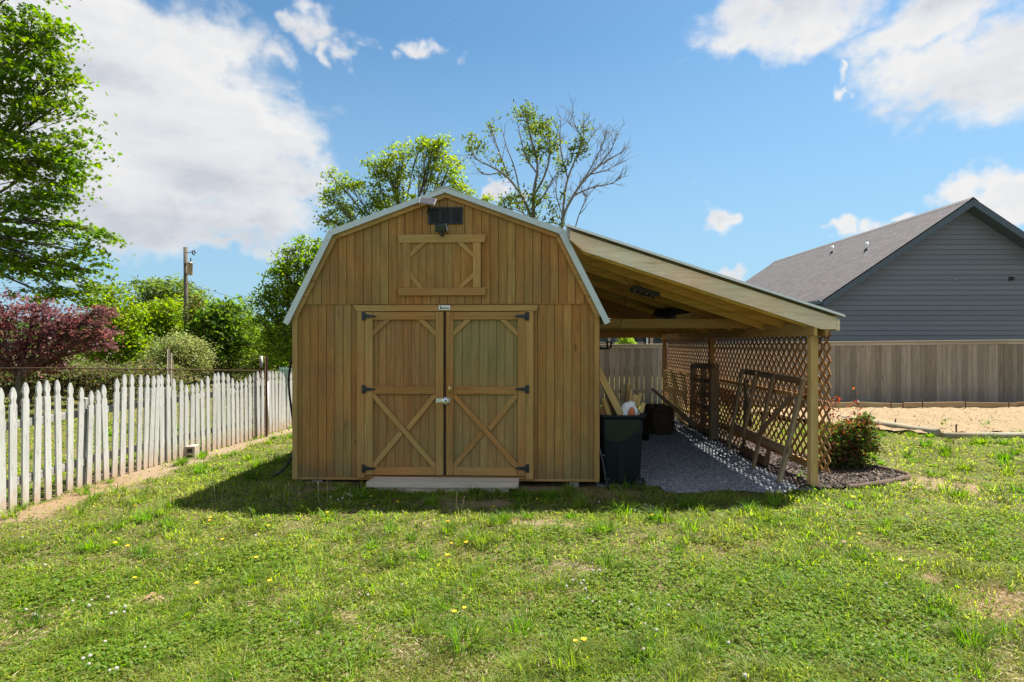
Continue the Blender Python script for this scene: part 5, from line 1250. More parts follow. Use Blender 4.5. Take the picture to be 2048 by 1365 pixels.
def blades(x, y, h, wd, az, lean, col):
    n = len(x); P = np.stack([x, y, gz(x, y) - .004], -1)
    dv = np.stack([np.cos(az), np.sin(az), np.zeros(n)], -1); sd = np.stack([-np.sin(az), np.cos(az), np.zeros(n)], -1)
    H = h[:, None]; L = lean[:, None]; W = wd[:, None] * .5; up = np.array([0, 0, 1.0])
    mid = P + dv * (L * .32 * H) + up * (H * (.58 - .1 * L)); tip = P + dv * (L * H) + up * (H * (1 - .42 * L))
    V = np.stack([P - sd * W, P + sd * W, mid - sd * W * .8, mid + sd * W * .8, tip], 1).reshape(-1, 3)
    f = np.array([[0, 1, 3], [0, 3, 2], [2, 3, 4]]); F = (np.arange(n)[:, None, None] * 5 + f[None]).reshape(-1, 3)
    return V, F, np.repeat(col, 3, 0)
def arching(x, y, h, wd, az, lean, col, k=4):
    n = len(x); P = np.stack([x, y, gz(x, y) - .004], -1); dv = np.stack([np.cos(az), np.sin(az), np.zeros(n)], -1); sd = np.stack([-np.sin(az), np.cos(az), np.zeros(n)], -1)
    V = []
    for i in range(k + 1):
        t = i / k; c = P + dv * (lean * h * t ** 1.7)[:, None] + np.array([0, 0, 1.]) * (h * (t - .42 * np.minimum(lean, 1.5) * t ** 2.6))[:, None]
        wv = (wd * .5 * (1 - .9 * t ** 1.5))[:, None]; V += [c - sd * wv, c + sd * wv]
    V = np.stack(V, 1).reshape(-1, 3); m = 2 * (k + 1)
    f = np.array([q for i in range(k) for q in ([2 * i, 2 * i + 1, 2 * i + 3], [2 * i, 2 * i + 3, 2 * i + 2])]); F = (np.arange(n)[:, None, None] * m + f[None]).reshape(-1, 3)
    return V, F, np.repeat(col, 2 * k, 0)
parts = []
def add(*a): parts.append(a)
def join(ps):
    V = np.concatenate([p[0] for p in ps]); off = np.cumsum([0] + [len(p[0]) for p in ps[:-1]])
    return V, np.concatenate([p[1] + o for p, o in zip(ps, off)]), np.concatenate([p[2] for p in ps])
# short turf
N = 560000
x, y = scatter(N, 1.9, 24, 2.05)
k = unblocked(x, y); x, y = x[k], y[k]
l, cl = lushness(x, y); dt = dirt(x, y); u_, v_ = sh_uv(x, y)
edge_tall = np.clip(1 - np.abs(v_ + .48) / .26, 0, 1) * (u_ > -3.2) * (u_ < 4.4)
keep = rng.random(len(x)) < np.clip((1 - dt * .95) * (.62 + .9 * l) * (1 - .45 * cl), .012, 1)
x, y, l, cl, et = x[keep], y[keep], l[keep], cl[keep], edge_tall[keep]; n = len(x)
pat = fbm(x * 1.1 + 9, y * 1.1, 61); patf = fbm(x * 5, y * 5, 63)
h = rng.uniform(.02, .062, n) * (.55 + 1.0 * l) * (1 + .9 * et) * np.clip(.45 + 2.6 * (patf - .28), .35, 2.1); wd = np.maximum(.0050, .0016 * y) * rng.uniform(.8, 1.5, n)
c = palette(n, GREENS, .35) * (.50 + 1.0 * vn(x * 10, y * 10, 91))[:, None] * (.75 + .5 * vn(x * 28, y * 28, 93))[:, None]; ylw = np.clip((pat - .42) * 3.2, 0, 1)[:, None]; c = c * (1 - ylw * .5) + np.array((.205, .20, .055)) * ylw * .5
dk = (np.clip((.5 - patf) * 3, 0, 1) * .0)[:, None]; c = c * (1 - dk)
add(*blades(x, y, h, wd, rng.uniform(0, 2 * PI, n), rng.uniform(.4, 1.45, n), c))
# tall tufts
TUFTS = [(505, 1165, .16, 34), (930, 1300, .22, 70), (1040, 1270, .17, 40), (1000, 1060, .16, 40), (1080, 1190, .15, 34), (1130, 1345, .2, 44), (1930, 1160, .17, 34), (1940, 1290, .2, 44), (70, 1250, .14, 26), (560, 1235, .13, 24), (650, 1240, .14, 28), (1280, 1330, .15, 30), (780, 1070, .13, 26), (1205, 1075, .16, 40), (1500, 1030, .16, 30),
         (960, 1095, .17, 44), (900, 1075, .15, 36), (1310, 1045, .17, 40), (1390, 1020, .18, 44), (1250, 1035, .17, 36), (1160, 1010, .17, 40), (1100, 1000, .18, 50), (1040, 995, .15, 40), (1550, 1015, .15, 34), (1700, 1020, .13, 30), (1750, 1000, .12, 26), (1890, 905, .2, 36), (1960, 890, .22, 40), (2010, 920, .22, 40), (1850, 895, .2, 34), (1930, 940, .2, 36), (1800, 1330, .17, 34), (1700, 1240, .13, 20), (340, 1060, .13, 24), (820, 1230, .13, 26), (740, 1330, .14, 26), (1420, 1300, .15, 26), (1980, 1080, .14, 28)]
TUFTS = [(px, py, h * 1.0, m * 2) for px, py, h, m in TUFTS]
for i in range(620):
    d = 2.3 + 9 * rng.random() ** 1.2; X = rng.uniform(-1.05, 1.05) * d
    if fbm(np.array([X * .9]), np.array([d * .9]), 97)[0] < .43: continue
    TUFTS.append((1024 + X / d * FPX, HZ + EYE * FPX / d, rng.uniform(.05, .19), int(rng.uniform(16, 80))))
tx, ty, th, tw, ta, tl, tc = [], [], [], [], [], [], []
for (px, py, hh, m) in TUFTS:
    g = gpt(px, py); 
    if not unblocked(np.array([g.x]), np.array([g.y]))[0]: continue
    r = hh * .38 * np.sqrt(rng.random(m)); a = rng.uniform(0, 2 * PI, m)
    tx.append(g.x + r * np.cos(a)); ty.append(g.y + r * np.sin(a)); th.append(hh * rng.uniform(.5, 1.15, m)); tw.append(np.full(m, max(.0050, .0013 * g.y)) * rng.uniform(.7, 1.3, m)); ta.append(a + rng.normal(0, .7, m)); tl.append(rng.uniform(.15, 1.5, m))
    base = np.array([(.095, .185, .018), (.12, .205, .02), (.15, .215, .03)])[rng.integers(0, 3)] * rng.uniform(.62, 1.1); tc.append(base * rng.uniform(.6, 1.35, (m, 1)))
add(*arching(*map(np.concatenate, (tx, ty, th, tw, ta, tl)), np.concatenate(tc)))
V, F, C = join(parts); tag(npmesh('grass', V, F, M['grass'], C), 'uneven sunlit yellow-green lawn grass with taller tufts', 'grass', kind='stuff')
# flat leafy weeds and clover
def leafy(P, nrm, size, col, shape):
    """flat leaves of a given outline at P facing nrm"""
    n = len(P); k = len(shape); r = rng.normal(size=(n, 3)); t = np.cross(nrm, r); t /= np.linalg.norm(t, axis=1)[:, None] + 1e-9; b = np.cross(nrm, t)
    sh = np.array(shape); s = size[:, None, None]
    curl = (sh[:, 0] ** 2 + sh[:, 1] ** 2) if k > 4 else np.abs(sh[:, 0])
    V = P[:, None] + t[:, None] * sh[None, :, :1] * s + b[:, None] * sh[None, :, 1:2] * s - nrm[:, None] * (curl[None, :, None] * .35 * s * rng.uniform(0, 1.3, (n, 1, 1)))
    return V.reshape(-1, 3), np.arange(n * k).reshape(n, k), col
DIAMOND = [(0, -.5), (.27, -.05), (0, .5), (-.27, -.05)]
HEART = [(0, -.5), (.34, .12), (0, .42), (-.34, .12)]
N = 300000
x, y = scatter(N, 1.9, 13, 1.7); k = unblocked(x, y); x, y = x[k], y[k]; l, cl = lushness(x, y); dt = dirt(x, y)
w2 = np.clip((fbm(x * 2.1, y * 2.1, 71) - .48) * 4, 0, 1)
keep = rng.random(len(x)) < np.clip(cl * .95 + w2 * .5 + .06, 0, 1) * (1 - .9 * dt); x, y, cl = x[keep], y[keep], cl[keep]; n = len(x)
hh = rng.uniform(.012, .05, n) * (.6 + .6 * cl); ps = []
for j in range(3):
    a = rng.uniform(0, 2 * PI, n) if j == 0 else a + 2 * PI / 3
    sz = rng.uniform(.013, .026, n) * np.maximum(1, y * .16); off = sz * .42
    P = np.stack([x + np.cos(a) * off, y + np.sin(a) * off, gz(x, y) + hh], -1); nr = np.stack([.3 * np.cos(a), .3 * np.sin(a), np.ones(n)], -1) + rng.normal(0, .28, (n, 3)); nr /= np.linalg.norm(nr, axis=1)[:, None]
    ps.append(leafy(P, nr, sz, palette(n, np.array([(.085, .165, .014), (.11, .19, .016), (.14, .20, .02), (.18, .21, .03)]), .3), HEART))
V, F, C = join(ps); tag(npmesh('clover', V, F, M['grass'], C), 'low dark green clover patches spreading through the lawn', 'clover', kind='stuff')
# broad leaf rosettes
ps = []
for i in range(330):
    d = rng.uniform(2.4, 10); X = rng.uniform(-1.05, 1.05) * d
    if not unblocked(np.array([X]), np.array([d]))[0] or dirt(np.array([X]), np.array([d]))[0] > .6: continue
    m = int(rng.uniform(5, 11)); a = np.arange(m) * 2 * PI / m + rng.normal(0, .25, m); L = rng.uniform(.03, .07) * rng.uniform(.7, 1.2, m)
    dv = np.stack([np.cos(a), np.sin(a), np.zeros(m)], -1); sd = np.stack([-np.sin(a), np.cos(a), np.zeros(m)], -1); P = np.array([X, d, gzf(X, d) + .008]); Lz = L[:, None]; rise = rng.uniform(.25, .8, (m, 1)); up = np.array([0, 0, 1.])
    q0 = P + dv * .004; q1 = P + dv * Lz * .5 + up * Lz * rise * .5; q2 = P + dv * Lz + up * Lz * rise * .55; W = Lz * .17
    ps.append((np.stack([q0, q1 + sd * W, q2, q1 - sd * W], 1).reshape(-1, 3), np.arange(m * 4).reshape(m, 4), np.tile(np.array([(.10, .175, .018), (.13, .195, .02), (.085, .15, .016)])[rng.integers(0, 3)], (m, 1)) * rng.uniform(.8, 1.2, (m, 1))))
V, F, C = join(ps); tag(npmesh('broadleaf_weeds', V, F, M['grass'], C), 'broad leaved weed rosettes scattered in the lawn', 'weeds', kind='stuff')
# dry thatch
N = 330000
x, y = scatter(N, 1.9, 14, 1.9); k = unblocked(x, y); x, y = x[k], y[k]; dt = dirt(x, y); keep = rng.random(len(x)) < np.clip(.06 + 1.25 * np.clip(fbm(x * 2.4, y * 2.4, 99) - .42, 0, 1) + dt * .6, 0, 1) * (1 - (dt > .9) * .75); x, y = x[keep], y[keep]; n = len(x)
dv = rng.normal(size=(n, 3)) * np.array([1, 1, .25]); dv /= np.linalg.norm(dv, axis=1)[:, None]
V, F, C = slivers(np.stack([x, y, gz(x, y) + rng.uniform(.004, .032, n)], -1), .05 * np.ones(n), .0022, dv, (.17, .115, .06), (.46, .37, .21)); tag(npmesh('dry_thatch', V, F, M['dry'], C), 'straw coloured dead grass lying between the green blades', 'dead grass', kind='stuff')

# ------------------------------------------------------------------ flowers
def make_dandelion():
    t = thing('dandelion', (0, 0, 0), 'small yellow dandelion flower in the lawn', 'flower', 0, 'yellow dandelions in the lawn')
    w = MB(); w.tube([(0, 0, -.01), (.004, .002, .04), (.002, 0, .085)], [.0022, .002, .002], 6); w.build('stem', M['stem'], t)
    w = MB(); w.lathe([(.0, .005), (.010, .0055), (.019, .003), (.020, 0), (.010, -.004), (.003, -.008)], (.002, 0, .088), (.15, -.2, 1), 14)
    for k in range(22):
        a = k * 2.4; r = .021; w.prism([(.006, -.003), (r, -.002), (r + .003, 0), (r, .002), (.006, .003)], (.002, 0, .0895 + .002 * (k % 3)), (math.cos(a), math.sin(a), .1), (-math.sin(a), math.cos(a), 0), (0, 0, 1), .001)
    w.build('flower_head', M['dandelion'], t); return t
def make_bloom():
    t = thing('clover_bloom', (0, 0, 0), 'small round white clover bloom in the lawn', 'flower', 0, 'white clover blooms in the lawn')
    w = MB(); w.tube([(0, 0, -.01), (.003, 0, .04), (0, 0, .07)], .0016, 6); w.build('stem', M['stem'], t)
    w = MB(); w.lathe([(0, -.009), (.007, -.008), (.011, -.002), (.010, .005), (.005, .010), (0, .011)], (0, 0, .074), (0, 0, 1), 10)
    for k in range(26):
        th = math.acos(1 - 1.5 * (k + .5) / 26); a = k * 2.4; d = Vector((math.sin(th) * math.cos(a), math.sin(th) * math.sin(a), math.cos(th))); w.beam(Vector((0, 0, .074)) + d * .008, Vector((0, 0, .074)) + d * .0145, .004, .002, up=(d.y + .1, -d.x, .2))
    w.build('bloom_head', M['clover_bloom'], t); return t
DAN = [(269, 1017), (421, 1042), (419, 1047), (445, 1083), (537, 1061), (231, 1088), (255, 1094), (269, 1153), (393, 1163), (539, 1162), (513, 1117), (655, 1034), (742, 997), (748, 1018), (795, 1010), (896, 1054), (903, 1092), (932, 1091), (894, 1114), (909, 1230), (929, 1222), (1074, 1002), (1168, 1288), (1150, 1290), (2000, 1003), (1719, 1076), (1304, 1036), (988, 1020), (1838, 895), (1834, 914)]
proto = make_dandelion()
def put(o, px, py, s):
    g = gpt(px, py); zt = .08 * s; g = at(px, py, g.y - zt * g.y / EYE); o.location = (g.x, g.y, gzf(g.x, g.y)); o.rotation_euler = (0, 0, random.uniform(0, 6)); o.scale = (s, s, s)
for i, (px, py) in enumerate(DAN):
    o = proto if i == 0 else copy_tree(proto); put(o, px, py, random.uniform(.55, .75))
BL = [(222, 1221), (232, 1219), (248, 1218), (250, 1207), (216, 1188), (183, 1194), (178, 1205), (52, 1216), (70, 1224), (146, 1196), (210, 1280), (303, 1290), (290, 1292), (219, 1339), (233, 1336), (178, 1326), (180, 1309), (166, 1315), (375, 1342), (393, 1109), (511, 1076), (685, 1000), (692, 990), (697, 992), (703, 995), (722, 995), (661, 998), (676, 1003), (1186, 1148), (1200, 1147), (1145, 1166), (1163, 1174), (1167, 1168), (1133, 1178), (1171, 1184), (1175, 1202), (1185, 1208), (1199, 1209), (1239, 1209), (1263, 1213), (1278, 1222), (1301, 1188), (1308, 1202), (1337, 1209), (1290, 1250), (1312, 1260), (1287, 1300), (804, 1167), (736, 1189), (1245, 1014), (1263, 1022), (1270, 1024), (1303, 1036), (1198, 1004), (1290, 1010), (1325, 1010),
      (1813, 1041), (1827, 1033), (1843, 1031), (1865, 1033), (1864, 1050), (1874, 1056), (1890, 1046), (1910, 1058), (1817, 1058), (1790, 1012), (1836, 1014), (1888, 994), (1900, 998), (2008, 1066), (1965, 1050), (1960, 1009), (2020, 1148), (1772, 1166), (1520, 1258), (1457, 1287), (1489, 1338), (1490, 1352), (90, 1128), (45, 1080), (120, 1050), (1690, 1050), (1760, 1045)]
proto = make_bloom()
for i, (px, py) in enumerate(BL):
    o = proto if i == 0 else copy_tree(proto); put(o, px, py, random.uniform(.55, .8))
# dry seed stalks standing in front of the shed
def make_stalk(h):
    t = thing('seed_stalk', (0, 0, 0), 'thin dry seed stalk standing above the turf', 'stalk', 0, 'dry seed stalks in front of the shed')
    w = MB(); w.tube([(0, 0, -.01), (.006, .004, h * .5), (.016, 0, h)], [.0018, .0016, .0014], 5); w.build('stem', M['straw_stem'], t)
    w = MB(); w.lathe([(0, -.012), (.004, -.006), (.0045, .002), (.002, .01), (0, .012)], (.016, 0, h), (.2, 0, 1), 7); w.build('seed_head', M['straw_stem'], t); return t
M['straw_stem'] = simple('straw_stem', (.30, .23, .11), .8, 0, .15, 30)
proto = make_stalk(.24)
for i, (px, py, s) in enumerate(((432, 1026, 1.0), (444, 1028, .9), (423, 1022, 1.3), (566, 1024, .9), (577, 1025, 1.1), (600, 1028, 1.0), (655, 1022, 1.3), (548, 1020, .9), (910, 1045, 1.0), (922, 1043, .8), (700, 1028, .9), (640, 1030, 1.2))):
    o = proto if i == 0 else copy_tree(proto); g = gpt(px, py); o.location = (g.x, g.y, gzf(g.x, g.y)); o.rotation_euler = (random.uniform(-.1, .1), random.uniform(-.12, .12), random.uniform(0, 6)); o.scale = (s, s, s)
# fallen leaves and small stones
for i, (px, py, c, lb) in enumerate(((307, 1193, (.33, .20, .11), 'curled tan dead leaf on the lawn'), (318, 1200, (.36, .22, .13), 'tan dead leaf beside the curled one'), (297, 1198, (.28, .17, .09), 'brown dead leaf lying flat beside two tan ones'), (1688, 1096, (.22, .12, .07), 'reddish brown dead leaf on the lawn before the mulch bed'), (1803, 1130, (.46, .34, .2), 'pale dry leaf lying on the lawn towards the sand bed'))):
    g = gpt(px, py); P = np.array([[g.x, g.y, gzf(g.x, g.y) + .03]]); V, F, C = leafy(P, np.array([[.1, -.35, .93]]), np.array([.05]), np.array([c]), [(0, -.5), (.2, -.3), (.34, 0), (.2, .3), (0, .55), (-.2, .3), (-.34, 0), (-.2, -.3)])
    tag(npmesh('dead_leaf', V, F, M['dry'], C), lb, 'leaf', 'dead leaves on the lawn')

# ------------------------------------------------------------------ trees and shrubs
MAPLE = [(0, -.5), (.16, -.28), (.42, -.36), (.30, -.08), (.50, .12), (.20, .12), (.16, .3), (0, .55), (-.16, .3), (-.20, .12), (-.50, .12), (-.30, -.08), (-.42, -.36), (-.16, -.28)]
OVAL = [(0, -.5), (.2, -.2), (.22, .15), (0, .5), (-.22, .15), (-.2, -.2)]
def crown_points(blobs, nclump, nleaf, rc, flat=.5, jitter=1.0):
    """leaf positions: clumps spread through the ellipsoid blobs, leaves gathered round twigs in each clump; also returns clump centres"""
    wt = np.array([b[3] * b[4] * b[5] for b in blobs]) ** .6; wt /= wt.sum(); cs = []; bi = []
    for i, b in enumerate(blobs):
        m = max(2, int(round(nclump * wt[i]))); d = rng.normal(size=(m, 3)); d /= np.linalg.norm(d, axis=1)[:, None]; r = rng.random((m, 1)) ** (1 / 2.2)
        cs.append(np.array(b[:3]) + d * r * np.array(b[3:6])); bi += [i] * m
    cs = np.concatenate(cs); m = len(cs); bi = np.array(bi)
    k = rng.poisson(nleaf, m) + 2; idx = np.repeat(np.arange(m), k); n = len(idx)
    sz = rng.uniform(.6, 1.4, m)[idx][:, None]; g = rng.normal(size=(n, 3)) * np.array([1, 1, flat]) * rc * .55 * sz
    g[:, 2] -= .25 * (g[:, 0] ** 2 + g[:, 1] ** 2) / rc
    return cs, bi, idx, cs[idx] + g
def make_tree(name, label, cat, base, r0, blobs, nclump, nleaf, rc, size, pal, shape=DIAMOND, bark='bark', fork=.35, lean=(0, 0), limb_r=.28, flat=.5, clumpvar=.22, group=None, trunk_top=None, leafm='leaf', twigs=True, stems=None, up=.75, part='crown'):
    base = Vector(base); base.z = gzf(base.x, base.y) - .05
    t = thing(name, base, label, cat, 0, group)
    cs, bi, idx, P = crown_points(blobs, nclump, nleaf, rc, flat)
    n = len(P); nr = rng.normal(size=(n, 3)) * .62; nr[:, 2] += up; nr /= np.linalg.norm(nr, axis=1)[:, None]
    cc = rng.uniform(1 - clumpvar, 1 + clumpvar, len(cs))[idx][:, None]; hue = rng.uniform(-1, 1, len(cs))[idx][:, None] * np.array([.12, 0, -.1])
    col = palette(n, np.array(pal), .28) * cc * (1 + hue)
    V, F, C = leafy(P, nr, size * rng.uniform(.65, 1.3, n), np.clip(col, .004, .9), shape)
    npmesh(part, V, F, M[leafm], C, t)
    tt = Vector(trunk_top) if trunk_top else base + Vector((lean[0], lean[1], (min(b[2] for b in blobs) - base.z) * fork + .3))
    w = MB()
    bm_ = M[bark]
    stems_ = stems or [(base, tt, r0)]
    for (a, b, r) in stems_:
        a = Vector(a); b = Vector(b); k = 8; pts = [a.lerp(b, i / k) + Vector((random.gauss(0, .02), random.gauss(0, .02), 0)) * (b - a).length * .3 * (0 < i < k) for i in range(k + 1)]
        w.tube(pts, [r * (1.35 if i == 0 else 1 - .35 * i / k) for i in range(k + 1)], 10)
    w.build('trunk', bm_, t)
    w = MB()
    for i, b in enumerate(blobs):
        c = Vector(b[:3]); st = min(stems_, key=lambda s_: (Vector(s_[1]) - c).length); a = Vector(st[0]).lerp(Vector(st[1]), random.uniform(.8, 1.0)); L = (c - a).length
        mid = a.lerp(c, .5) + Vector((random.gauss(0, .07), random.gauss(0, .07), .08 + random.gauss(0, .05))) * L
        pts = [(1 - s) ** 2 * a + 2 * s * (1 - s) * mid + s * s * c for s in np.linspace(0, 1, 8)]; rb = st[2] * limb_r * random.uniform(.8, 1.3)
        w.tube(pts, [rb * (1 - .75 * j / 7) + .004 for j in range(8)], 7)
        if twigs:
            for q in cs[bi == i][:14]:
                q = Vector(q); s = random.uniform(.45, .95); p = (1 - s) ** 2 * a + 2 * s * (1 - s) * mid + s * s * c; m2 = p.lerp(q, .5) + Vector((0, 0, .06)) * (q - p).length
                w.tube([p, m2, q], [rb * .28 + .003, rb * .18 + .002, .003], 5)
    w.build('limbs', bm_, t)
    return t
def B(px, py, d, rx, ry, rd=None):
    """crown lobe from photo size: centre pixel, distance, half width and half height in pixels"""
    c = at(px, py, d); k = d / FPX; return (c.x, c.y, c.z, rx * k, (rd if rd else (rx + ry) * .5 * k), ry * k)
G_MAPLE = [(.11, .185, .012), (.135, .205, .014), (.085, .155, .012)]
G_YEL = [(.150, .215, .014), (.175, .235, .018), (.125, .19, .014)]
G_DARK = [(.045, .095, .018), (.060, .115, .020), (.035, .075, .016)]
G_PALE = [(.20, .22, .08), (.17, .20, .06), (.225, .23, .10)]
G_RED = [(.155, .062, .064), (.205, .10, .092), (.105, .042, .046)]
# big maple at the yard's edge
d = 9.2
mb = [B(40, 60, d, 70, 70), B(90, 60, d, 45, 40), B(30, 170, d, 90, 60), B(110, 150, d, 40, 42), B(10, 270, d, 110, 60), B(110, 215, d, 55, 32), B(60, 330, d, 100, 50), B(150, 325, d, 42, 28), B(150, 280, d, 38, 22), B(70, 410, d, 85, 32), B(20, 460, d, 90, 34), B(120, 380, d, 45, 22), B(150, 455, d, 55, 18), B(200, 468, d, 32, 20), B(40, 520, d, 70, 22), B(140, 500, d, 55, 14), B(170, 540, d, 45, 18), B(110, 545, d, 55, 16), B(140, 590, d, 42, 18), B(180, 575, d, 32, 14), B(60, 575, d, 32, 8), B(30, 535, d, 28, 12),
      B(-120, 40, 9.4, 130, 120), B(-160, 220, 9.6, 140, 110), B(-180, 400, 9.6, 140, 90), B(-60, -120, 9.4, 140, 90), B(-320, 100, 10, 150, 200), B(-300, 330, 10, 150, 110), B(60, -90, 9.3, 80, 60), B(-150, -280, 9.6, 140, 100)]
tb_ = (-11.4, 10.0, 0)
make_tree('maple_tree', 'large green maple overhanging the picket fence with drooping lower branches', 'tree', tb_, .26, mb, 1050, 44, .27, .072, G_MAPLE, MAPLE, trunk_top=(-11.1, 9.8, 4.2), flat=.24, limb_r=.12)
# red japanese maple
d = 13.2
rb_ = [B(20, 625, d, 50, 38), B(80, 612, d, 45, 26), B(110, 650, d, 60, 40), B(40, 690, d, 70, 40), B(170, 640, d, 42, 30), B(205, 660, d, 34, 22), B(150, 690, d, 55, 30), B(110, 725, d, 45, 20), B(200, 615, d, 30, 12), B(210, 690, d, 22, 14), B(-60, 640, d, 70, 55), B(-70, 700, d, 60, 40), B(20, 730, d, 30, 16)]
c0 = at(38, 790, d); fk = at(40, 745, d)
make_tree('japanese_maple', 'red leaved japanese maple spreading behind the picket fence', 'tree', (c0.x, d, 0), .10, rb_, 270, 44, .24, .068, G_RED, MAPLE, trunk_top=fk, flat=.28, limb_r=.55)
# trees along the far boundary
def far_tree(label, px, py, d, blobs, nclump, nleaf, pal, size=.17, rc=.5, shape=DIAMOND, bark='bark', r0=.16, **kw):
    c = at(px, py, d); return make_tree(kw.pop('name', 'boundary_tree'), label, 'tree', (c.x, d, 0), r0, blobs, nclump, nleaf, rc, size, pal, shape, bark, group='trees along the far boundary', leafm='leaf_far', **kw)
d = 25
far_tree('bright yellow-green tree directly behind the red japanese maple', 230, 720, d, [B(215, 600, d, 45, 32), B(240, 640, d, 50, 40), B(200, 660, d, 50, 40), B(255, 690, d, 50, 40), B(190, 720, d, 60, 30)], 170, 46, G_YEL, r0=.12)
d = 34
far_tree('tall grey-green tree standing behind the utility pole', 345, 740, d, [B(300, 580, d, 30, 24), B(340, 580, d, 36, 30), B(385, 590, d, 32, 30), B(320, 620, d, 50, 40), B(370, 630, d, 45, 40), B(285, 620, d, 22, 30)], 190, 50, [(.12, .17, .035), (.14, .185, .045), (.10, .145, .03)], size=.2, rc=.6)
d = 27
far_tree('broad bright green tree left of the utility pole in front of the grey-green one', 310, 740, d, [B(300, 640, d, 44, 36), B(345, 630, d, 34, 42), B(330, 680, d, 50, 36), B(280, 690, d, 46, 36), B(290, 730, d, 52, 26), B(350, 700, d, 40, 30)], 230, 52, G_YEL, r0=.14)
d = 23.6
far_tree('dark mass of ivy covered branches around the utility pole', 388, 740, d, [B(392, 615, d, 12, 30), B(394, 655, d, 20, 34), B(402, 690, d, 24, 30)], 100, 46, [(.14, .14, .04), (.13, .115, .035), (.11, .15, .03)], size=.11, rc=.3, r0=.05, name='ivy_tree')
far_tree('mid green round tree between the pole and the dark shed side tree', 440, 740, d, [B(425, 640, d, 34, 36), B(452, 640, d, 28, 40), B(440, 680, d, 40, 30)], 120, 46, [(.105, .165, .025), (.09, .145, .022)], size=.22, rc=.6)
d = 24
far_tree('light green bushy tree with dark stem beneath the service lines', 460, 745, d, [B(440, 680, d, 36, 26), B(490, 670, d, 34, 30), B(420, 710, d, 36, 28), B(470, 715, d, 44, 26), B(515, 705, d, 32, 30), B(430, 742, d, 36, 14), B(480, 745, d, 40, 14), B(525, 740, d, 30, 14), B(398, 735, d, 26, 16), B(500, 635, d, 14, 14), B(470, 648, d, 12, 14), B(415, 672, d, 14, 16), B(450, 655, d, 16, 10)], 330, 52, [(.15, .215, .022), (.13, .195, .022), (.175, .225, .035)], r0=.09, size=.10)
d = 30
far_tree('thin wispy sapling rising between the green bushes', 492, 740, d, [B(492, 615, d, 12, 22), B(485, 640, d, 18, 22), B(500, 650, d, 18, 20)], 34, 22, [(.11, .16, .05), (.10, .14, .05)], r0=.05, rc=.4, size=.14)
d = 19
far_tree('dark green tree growing close behind the shed side', 600, 745, d, [B(620, 510, d, 34, 26), B(590, 540, d, 38, 34), B(640, 550, d, 40, 50), B(570, 580, d, 36, 36), B(615, 600, d, 50, 46), B(555, 625, d, 30, 32), B(590, 660, d, 50, 40), B(540, 680, d, 28, 28), B(570, 705, d, 40, 24), B(620, 690, d, 50, 40), B(530, 590, d, 14, 12), B(605, 485, d, 16, 8), B(640, 490, d, 20, 12), B(556, 545, d, 16, 16), B(545, 590, d, 20, 14), B(520, 600, d, 10, 16), B(575, 508, d, 14, 12), B(520, 640, d, 14, 16)], 400, 40, [(.105, .175, .016), (.13, .20, .018), (.155, .22, .02)], r0=.18, size=.115, rc=.36)
d = 21
far_tree('yellowish low bush at the foot of the dark shed side tree', 545, 745, d, [B(545, 710, d, 34, 18), B(520, 728, d, 30, 12), B(572, 722, d, 26, 14)], 60, 40, [(.15, .18, .04), (.12, .15, .03)], r0=.05, size=.12, rc=.35, name='boundary_bush')
d = 18.5
far_tree('pale feathery honeysuckle bush behind the thin steel post', 360, 750, d, [B(360, 690, d, 46, 24), B(335, 715, d, 40, 24), B(385, 712, d, 32, 26), B(360, 735, d, 48, 16)], 260, 46, G_PALE, r0=.07, size=.075, rc=.3, shape=OVAL, name='honeysuckle_bush')
# tangled hedge bottoms behind the wire fence
for (xa, d, lb, nm) in ((60, 15.5, 'bramble tangle beneath the red japanese maple', 'bramble'), (150, 16.5, 'bramble tangle with vines behind the low wire fence', 'bramble'), (240, 17.0, 'leafy bramble at the foot of the bright green trees', 'bramble'), (310, 16.0, 'low dark bramble around the thin steel post', 'bramble'), (30, 14.2, 'brown bramble tangle in front of the red japanese maple trunk', 'bramble'), (120, 14.6, 'brown bramble tangle just behind the wire fence', 'bramble'), (205, 15.0, 'brown bramble tangle between the wire fence and the bright trees', 'bramble')):
    far_tree(lb, xa, 760, d, [B(xa - 30, 738, d, 42, 14), B(xa + 30, 742, d, 42, 12), B(xa, 755, d, 58, 16), B(xa - 20, 775, d, 40, 12), B(xa + 22, 775, d, 40, 12)], 150, 32, [(.10, .14, .03), (.13, .15, .04), (.11, .09, .045), (.12, .095, .055)], size=.075, rc=.28, r0=.04, name=nm)
# far wood closing the view behind everything at the horizon
V, F, C = [], [], []
n = 52000; az = rng.uniform(-1.5, 1.5, n); rr = rng.uniform(75, 95, n); X = np.tan(az * .72) * rr; top = 3.2 + 3.6 * fbm(X * .09, rr * .02, 81); z = rng.random(n) ** .7 * top
k = (np.abs(X) < 160) & ((X < -12) | (z < 3.0)); P = np.stack([X, rr, z], -1)[k]; n = len(P); nr = rng.normal(size=(n, 3)); nr[:, 2] += .6; nr /= np.linalg.norm(nr, axis=1)[:, None]
V, F, C = leafy(P, nr, rng.uniform(.5, 1.2, n), palette(n, np.array([(.07, .11, .025), (.09, .13, .03), (.055, .09, .025)])) * (.75 + .5 * fbm(P[:, 0] * .2, P[:, 2] * .4, 83))[:, None], DIAMOND)
tag(npmesh('far_woods', V, F, M['leaf_far'], C), 'far-off band of woods along the horizon', 'woods', kind='stuff')
